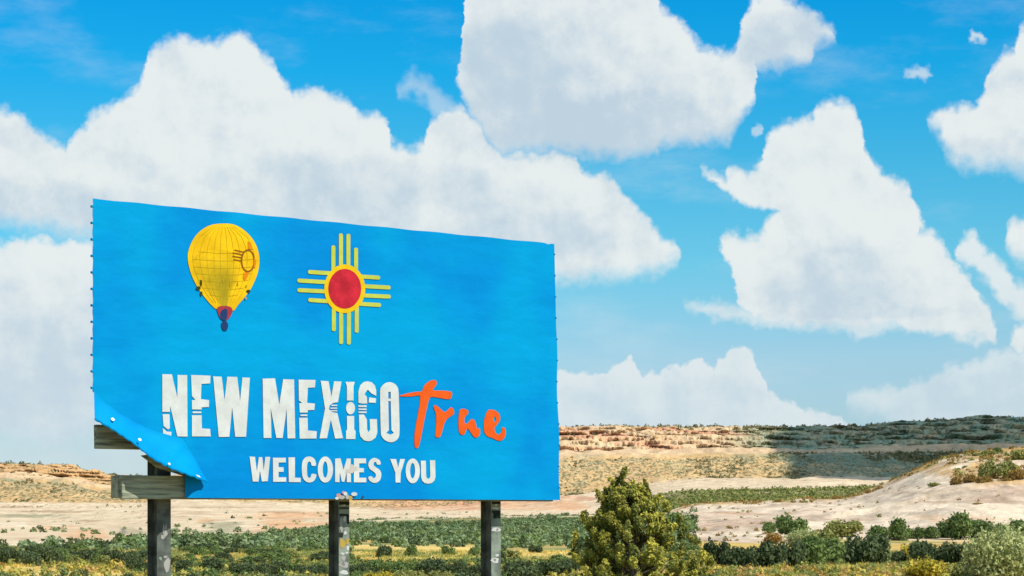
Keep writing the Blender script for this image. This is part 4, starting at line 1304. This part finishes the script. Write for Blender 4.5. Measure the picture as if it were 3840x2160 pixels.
for x, y, rx, ry in ((295,822,14,40),(405,782,12,32),(265,882,28,22),(300,948,14,28),(855,920,26,18),(728,835,9,26),(560,790,8,34),(830,860,14,16),(640,830,7,40),(825,1000,10,18)):
    prism('mark', Z2(ellipse(x, y, rx, ry, 10)), BLACKP if x < 320 or x > 840 else SEAM, ba, 0.0152)
prism('skirt', Z2(smooth([(488,1112),(560,1092),(640,1104),(668,1150),(640,1222),(590,1262),(530,1245),(498,1180)], 3)), MAROON, ba, 0.0132)
prism('skirt', Z2(smooth([(535,1150),(600,1130),(602,1240),(560,1262),(520,1220)], 3)), NAVY, ba, 0.0145)
prism('basket', Z2(smooth([(540,1290),(572,1268),(606,1290),(616,1330),(600,1378),(560,1380),(538,1335)], 3)), NAVY, ba, 0.0132)

# edge ties down both sides
STEEL_SHADE = simple_mat('steel_shaded', (0.085, 0.10, 0.085), 0.6, 0.28, 5, 0.004, 0.4)
STEEL_LIT = simple_mat('steel_lit', (0.17, 0.205, 0.165), 0.55, 0.25, 4, 0.003, 0.4)
WOOD = simple_mat('weathered_timber', (0.27, 0.29, 0.21), 0.9, 0.3, 7, 0.01, 0.1)
# timber grain along the board
wt = WOOD.node_tree
for n in wt.nodes:
    if n.type == 'TEX_NOISE':
        mpn = wt.nodes.new('ShaderNodeMapping'); mpn.inputs['Scale'].default_value = (0.18, 1, 3.2)
        src = n.inputs['Vector'].links[0].from_socket; wt.links.new(src, mpn.inputs[0]); wt.links.new(mpn.outputs[0], n.inputs['Vector'])


def box(name, x0, x1, y0, y1, z0, z1, mat, parent, bevel=0.004, jit=0.0, seed=0):
    bm = bmesh.new(); bmesh.ops.create_cube(bm, size=1)
    r_ = random.Random(seed)
    for v in bm.verts:
        v.co = Vector((x0 if v.co.x < 0 else x1, y0 if v.co.y < 0 else y1, z0 if v.co.z < 0 else z1)) + Vector([r_.uniform(-jit, jit) for _ in range(3)])
    if bevel: bmesh.ops.bevel(bm, geom=bm.edges[:], offset=bevel, segments=1, affect='EDGES')
    me = bpy.data.meshes.new(name); bm.to_mesh(me); bm.free(); me.materials.append(mat)
    return link(name, me, parent)


WIDTH = S(1402, 900).x
for k in range(12):
    y = 519 + k * 41.5
    p = S(233, y)
    box('edge_clip', p.x - 0.016, p.x + 0.01, -0.012, 0.03, p.z - 0.014, p.z + 0.014, VINYL, root, 0.003)
for k in range(12):
    v = (k + 0.5) / 12; y = 613 + 640 * v; p = S(right_x(v), y)
    box('edge_clip', p.x - 0.012, p.x + 0.008, -0.012, 0.03, p.z - 0.010, p.z + 0.010, VINYL, root, 0.003)
# stringers behind the sheet
Hs = {}
for k in range(6):
    yb_, yt_ = 1255 - 127 * k, 1195 - 127 * k
    if k == 6: yb_, yt_ = 1255 - 127 * 5.75, 1195 - 127 * 5.8
    xl = (306 if k == 0 else 243)
    a = S(xl, yb_, -0.06); b_ = S(xl, yt_, -0.06)
    box('stringer', a.x, WIDTH - 0.03, 0.05, 0.13, a.z, b_.z, WOOD, root, 0.006, 0.004, k)
    if k < 6:
        box('stringer', a.x - (0.02 if k == 0 else -0.05), WIDTH - 0.05, 0.132, 0.30 if k == 0 else 0.20, a.z + 0.01, b_.z - 0.006, simple_mat('grey_timber', (0.30, 0.32, 0.23), 0.9, 0.2, 8, 0.01), root, 0.006, 0.004, 50 + k)
# splintered brace end showing under the flap
p1 = S(350, 1150, -0.3); p2 = S(455, 1188, -0.05)
bm = bmesh.new()
A0 = S(352, 1146, -0.08); A1 = S(392, 1176, -0.08); A2 = S(462, 1198, -0.08); A3 = S(466, 1160, -0.08); A4 = S(395, 1140, -0.08)
fr = [bm.verts.new(q) for q in (A0, A1, A2, A3, A4)]; bk = [bm.verts.new(q + Vector((0, 0.04, 0))) for q in (A0, A1, A2, A3, A4)]
# raised above the two main boards
bm.faces.new(fr); bm.faces.new(bk[::-1])
for q in range(5): bm.faces.new((fr[q], bk[q], bk[(q + 1) % 5], fr[(q + 1) % 5]))
bmesh.ops.recalc_face_normals(bm, faces=bm.faces)
for v in bm.verts: v.co.y -= 0.05
me = bpy.data.meshes.new('brace'); bm.to_mesh(me); bm.free(); me.materials.append(WOOD); link('brace', me, root)


# posts: wide flange steel beams
def post(xl, xr, lit_w=0.155):
    e = bpy.data.objects.new('post', None); COL.objects.link(e); e.parent = root
    fy = 0.315 if xl < 500 else 0.305
    # right edge of the front flange at depth fy behind the sheet
    p = S(xr, 1300, -fy)
    sR = p.x; fw = lit_w; dep = 0.25; th = 0.009
    zt = S(800, 700).z if xl > 500 else S(300, 640).z
    e.location = (sR - fw / 2, fy, 0)
    mat = STEEL_LIT if xl > 500 else STEEL_SHADE  # lighter steel paints the lit front flange, darker steel the shaded parts
    box('flange', -fw / 2, fw / 2, 0, th, -0.4, zt, mat, e, 0.003)
    box('web', -0.008, 0.008, th + 0.001, dep - th - 0.001, -0.4, zt - 0.01, STEEL_SHADE, e, 0)
    box('flange', -fw / 2, fw / 2, dep - th, dep, -0.4, zt, STEEL_SHADE, e, 0.003)
    return e, fw


posts = [post(378, 430, 0.20), post(829, 879, 0.17), post(1210, 1260, 0.17)]
STK = [print_mat('sticker_white', (0.62, 0.64, 0.62)), print_mat('sticker_grey', (0.42, 0.42, 0.38)), print_mat('sticker_ochre', (0.50, 0.36, 0.08)), print_mat('black_sticker_shade', (0.03, 0.035, 0.03)),
       print_mat('sticker_pink', (0.55, 0.30, 0.28)), print_mat('sticker_sage', (0.30, 0.38, 0.30))]


def sticker(pe, u0, y0, u1, y1, m, shape='rect', xref=850):
    """on the front flange: u across -1..1, y picture height"""
    e, fw = pe
    z0 = S(xref, y0, -e.location.y).z; z1 = S(xref, y1, -e.location.y).z
    x0, x1 = u0 * fw / 2, u1 * fw / 2
    yv = -0.003
    if shape == 'rect': P = [(x0, z0), (x1, z0 - 0.003), (x1 - 0.003, z1), (x0 + 0.002, z1)]
    else:
        P = [((x0 + x1) / 2 + (x1 - x0) / 2 * math.cos(t_) * (1 + 0.25 * math.sin(3 * t_ + z0 * 9)), (z0 + z1) / 2 + (z0 - z1) / 2 * math.sin(t_) * (1 + 0.2 * math.sin(2 * t_ + x0 * 50))) for t_ in np.linspace(0, 6.283, 11)[:-1]]
    me = bpy.data.meshes.new('sticker'); me.from_pydata([(x, yv, z) for x, z in P] + [(x, yv + 0.0015, z) for x, z in P], [], [tuple(range(len(P)))[::-1], tuple(range(len(P), 2 * len(P)))])
    me.materials.append(STK[m]); link('sticker', me, e)


mp_ = posts[1]
for a in [(-1,1262,1,1270,3),(-.5,1268,.4,1273,0),(-1,1276,1,1280,3),(-1,1283,1,1291,5),(-.9,1293,.9,1298,3),(-.2,1299,.35,1312,0),(.5,1296,.95,1318,3),(-.8,1300,-.3,1340,1),(-.1,1336,.5,1345,0),(-1,1340,-.2,1352,3),  # topmost black band paints the shade below the sheet; others are stickers
          (-.9,1354,.2,1380,2),(.3,1352,.9,1372,2),(.4,1372,.95,1386,0),(-.7,1390,.1,1396,0),(.2,1388,.8,1394,0),(-.6,1398,.3,1410,1),(-.9,1412,.9,1430,1),(-.6,1414,.2,1424,0),(-.8,1434,.8,1446,0),(-.9,1452,.6,1470,1)]:
    sticker(mp_, *a, shape='rect' if a[4] in (3, 5) else 'blob')
for a in [(-.9,1262,.9,1268,3),(-.3,1268,.3,1273,0),(-.9,1276,.8,1281,0),(-.9,1284,.9,1290,3),(-.6,1290,.8,1304,3),(.0,1296,.5,1312,5),(-1,1326,.9,1338,0),(-.1,1329,.5,1335,4),(-.2,1394,.6,1400,0),(-1,1402,.6,1418,0),(-.6,1405,.0,1412,1)]:  # here too the top black band is painted shade
    sticker(posts[2], *a, shape='rect' if a[4] in (3,) else 'blob', xref=1245)
for a in [(-.2,1320,.1,1342,1),(.15,1318,.4,1334,1),(-.1,1334,.5,1350,1),(-.5,1346,.1,1356,1),(-.1,1398,.5,1404,1),(0,1404,.9,1440,1),(-.7,1400,-.3,1410,5)]:
    sticker(posts[0], *a, shape='blob', xref=410)
# stickers and a nail on the lower edge of the sheet over the middle post
for x, y, rx, ry, m in ((852,1246,6,5,4),(860,1251,8,5,1),(848,1253,5,4,0),(869,1242,5,5,0),(874,1250,5,6,1),(891,1243,8,5,0),(864,1239,4,4,4),(882,1253,5,6,2)):
    o = prism('sticker', [(x + px, y + py) for px, py in ellipse(0, 0, rx, ry, 9)], STK[m], root, 0.02 + 0.0004 * x % 0.003)
prism('nail_head', [(913, 1246), (917, 1252), (909, 1252)], STK[3], root, 0.02)
# grommets on the loose flap edge
GR = simple_mat('grommet_metal', (0.80, 0.80, 0.78), 0.35, 0.05, 4, spec=0.6)
def grommet(x, y, off, r=0.03):
    p = S(x, y, off)
    bm = bmesh.new(); bmesh.ops.create_circle(bm, cap_ends=True, radius=r, segments=14)
    g = bmesh.ops.extrude_face_region(bm, geom=bm.faces[:])
    for v in g['geom']:
        if isinstance(v, bmesh.types.BMVert): v.co.z += 0.012
    bmesh.ops.recalc_face_normals(bm, faces=bm.faces)
    me = bpy.data.meshes.new('grommet'); bm.to_mesh(me); bm.free(); me.materials.append(GR)
    o = link('grommet', me, root, p); o.rotation_euler = (math.radians(50), 0, 0)
grommet(283, 1056, 0.10, 0.024); grommet(351, 1107, 0.26, 0.021); grommet(425, 1168, 0.33, 0.016)
for (xa, ya), (xb, yb) in (((478,1188),(502,1200)),):
    prism('hem_tape', [(xa, ya), (xb, yb - 3), (xb + 3, yb + 1), (xa + 1, ya + 4)], GR, root, 0.25 if xa < 300 else 0.19)

# ================================================================== the cloud that shades the mesa
def shade_cloud():
    z0 = 560.0; base = []
    outline = [(1962, 1250, 1330), (1962, 1150, 1240), (1985, 1190, 1110), (2080, 1180, 1090), (2200, 1170, 1040), (2500, 1160, 1030), (2900, 1160, 1040), (3300, 1150, 1100), (3400, 1110, 1400), (3300, 1080, 1800), (2600, 1070, 2000), (2000, 1075, 1900), (1962, 1077, 1450)]
    rs_ = random.Random(4)
    pts_ = []
    for x, y, d in outline:
        yy = float(mesa_y(np.array([float(x)]), np.array([float(d)]))[0])
        p = Vector(world(x, yy, d)); k = (z0 - p.z) / SUN.z
        q = p + SUN * k; pts_.append((q.x, q.y))
    # fill the outline with puffs
    from mathutils.geometry import intersect_point_line
    def inside(px, py):
        c = False; n = len(pts_)
        for i in range(n):
            x1, y1 = pts_[i]; x2, y2 = pts_[(i + 1) % n]
            if (y1 > py) != (y2 > py) and px < (x2 - x1) * (py - y1) / (y2 - y1) + x1: c = not c
        return c
    def edged(px, py):
        m = 1e9; n = len(pts_)
        for i in range(n):
            a = Vector((*pts_[i], 0)); b_ = Vector((*pts_[(i + 1) % n], 0)); q = Vector((px, py, 0)); ab = b_ - a
            t_ = max(0, min(1, (q - a).dot(ab) / ab.length_squared)); m = min(m, (q - a - ab * t_).length)
        return m
    X = [p[0] for p in pts_]; Y = [p[1] for p in pts_]
    gx = np.arange(min(X) - 15, max(X) + 15, 9.0); gy = np.arange(min(Y) - 15, max(Y) + 15, 9.0)
    GX, GY = np.meshgrid(gx, gy, indexing='xy')
    E = np.array([[(edged(px, py) if inside(px, py) else -edged(px, py)) for px in gx] for py in gy])
    E = E + 12 * fbm(GX / 40, GY / 40, 4, seed=61)
    puff = np.abs(fbm(GX / 70, GY / 70, 5, seed=62)) * 2
    T = z0 + np.minimum(np.sqrt(np.maximum(E, 0)) * (1.2 + 2.8 * (1 - puff)), 60); Bt = z0 - np.sqrt(np.maximum(E, 0)) * (0.6 + 0.8 * puff)
    ok = E > -6
    idx = -np.ones(E.shape, int); idx[ok] = np.arange(ok.sum()); m_ = int(ok.sum())
    V = np.concatenate([np.stack([GX[ok], GY[ok], T[ok] + 0.05], -1), np.stack([GX[ok], GY[ok], Bt[ok] - 0.05], -1)])
    q = np.stack([idx[:-1, :-1], idx[:-1, 1:], idx[1:, 1:], idx[1:, :-1]], -1).reshape(-1, 4); q = q[(q >= 0).all(1)]
    m, t_, b_ = new_mat('cloud_white'); b_.inputs['Base Color'].default_value = (0.9, 0.9, 0.9, 1); b_.inputs['Roughness'].default_value = 1
    tr = t_.nodes.new('ShaderNodeBsdfTransparent'); mx = t_.nodes.new('ShaderNodeMixShader'); mx.inputs[0].default_value = 0.40
    t_.links.new(b_.outputs[0], mx.inputs[1]); t_.links.new(tr.outputs[0], mx.inputs[2]); t_.links.new(mx.outputs[0], t_.nodes['Material Output'].inputs[0])
    o = link('cloud', mesh_np('cloud', V, np.concatenate([q, q[:, ::-1] + m_]), m, smooth=True)); tag(o, kind='structure')


shade_cloud()
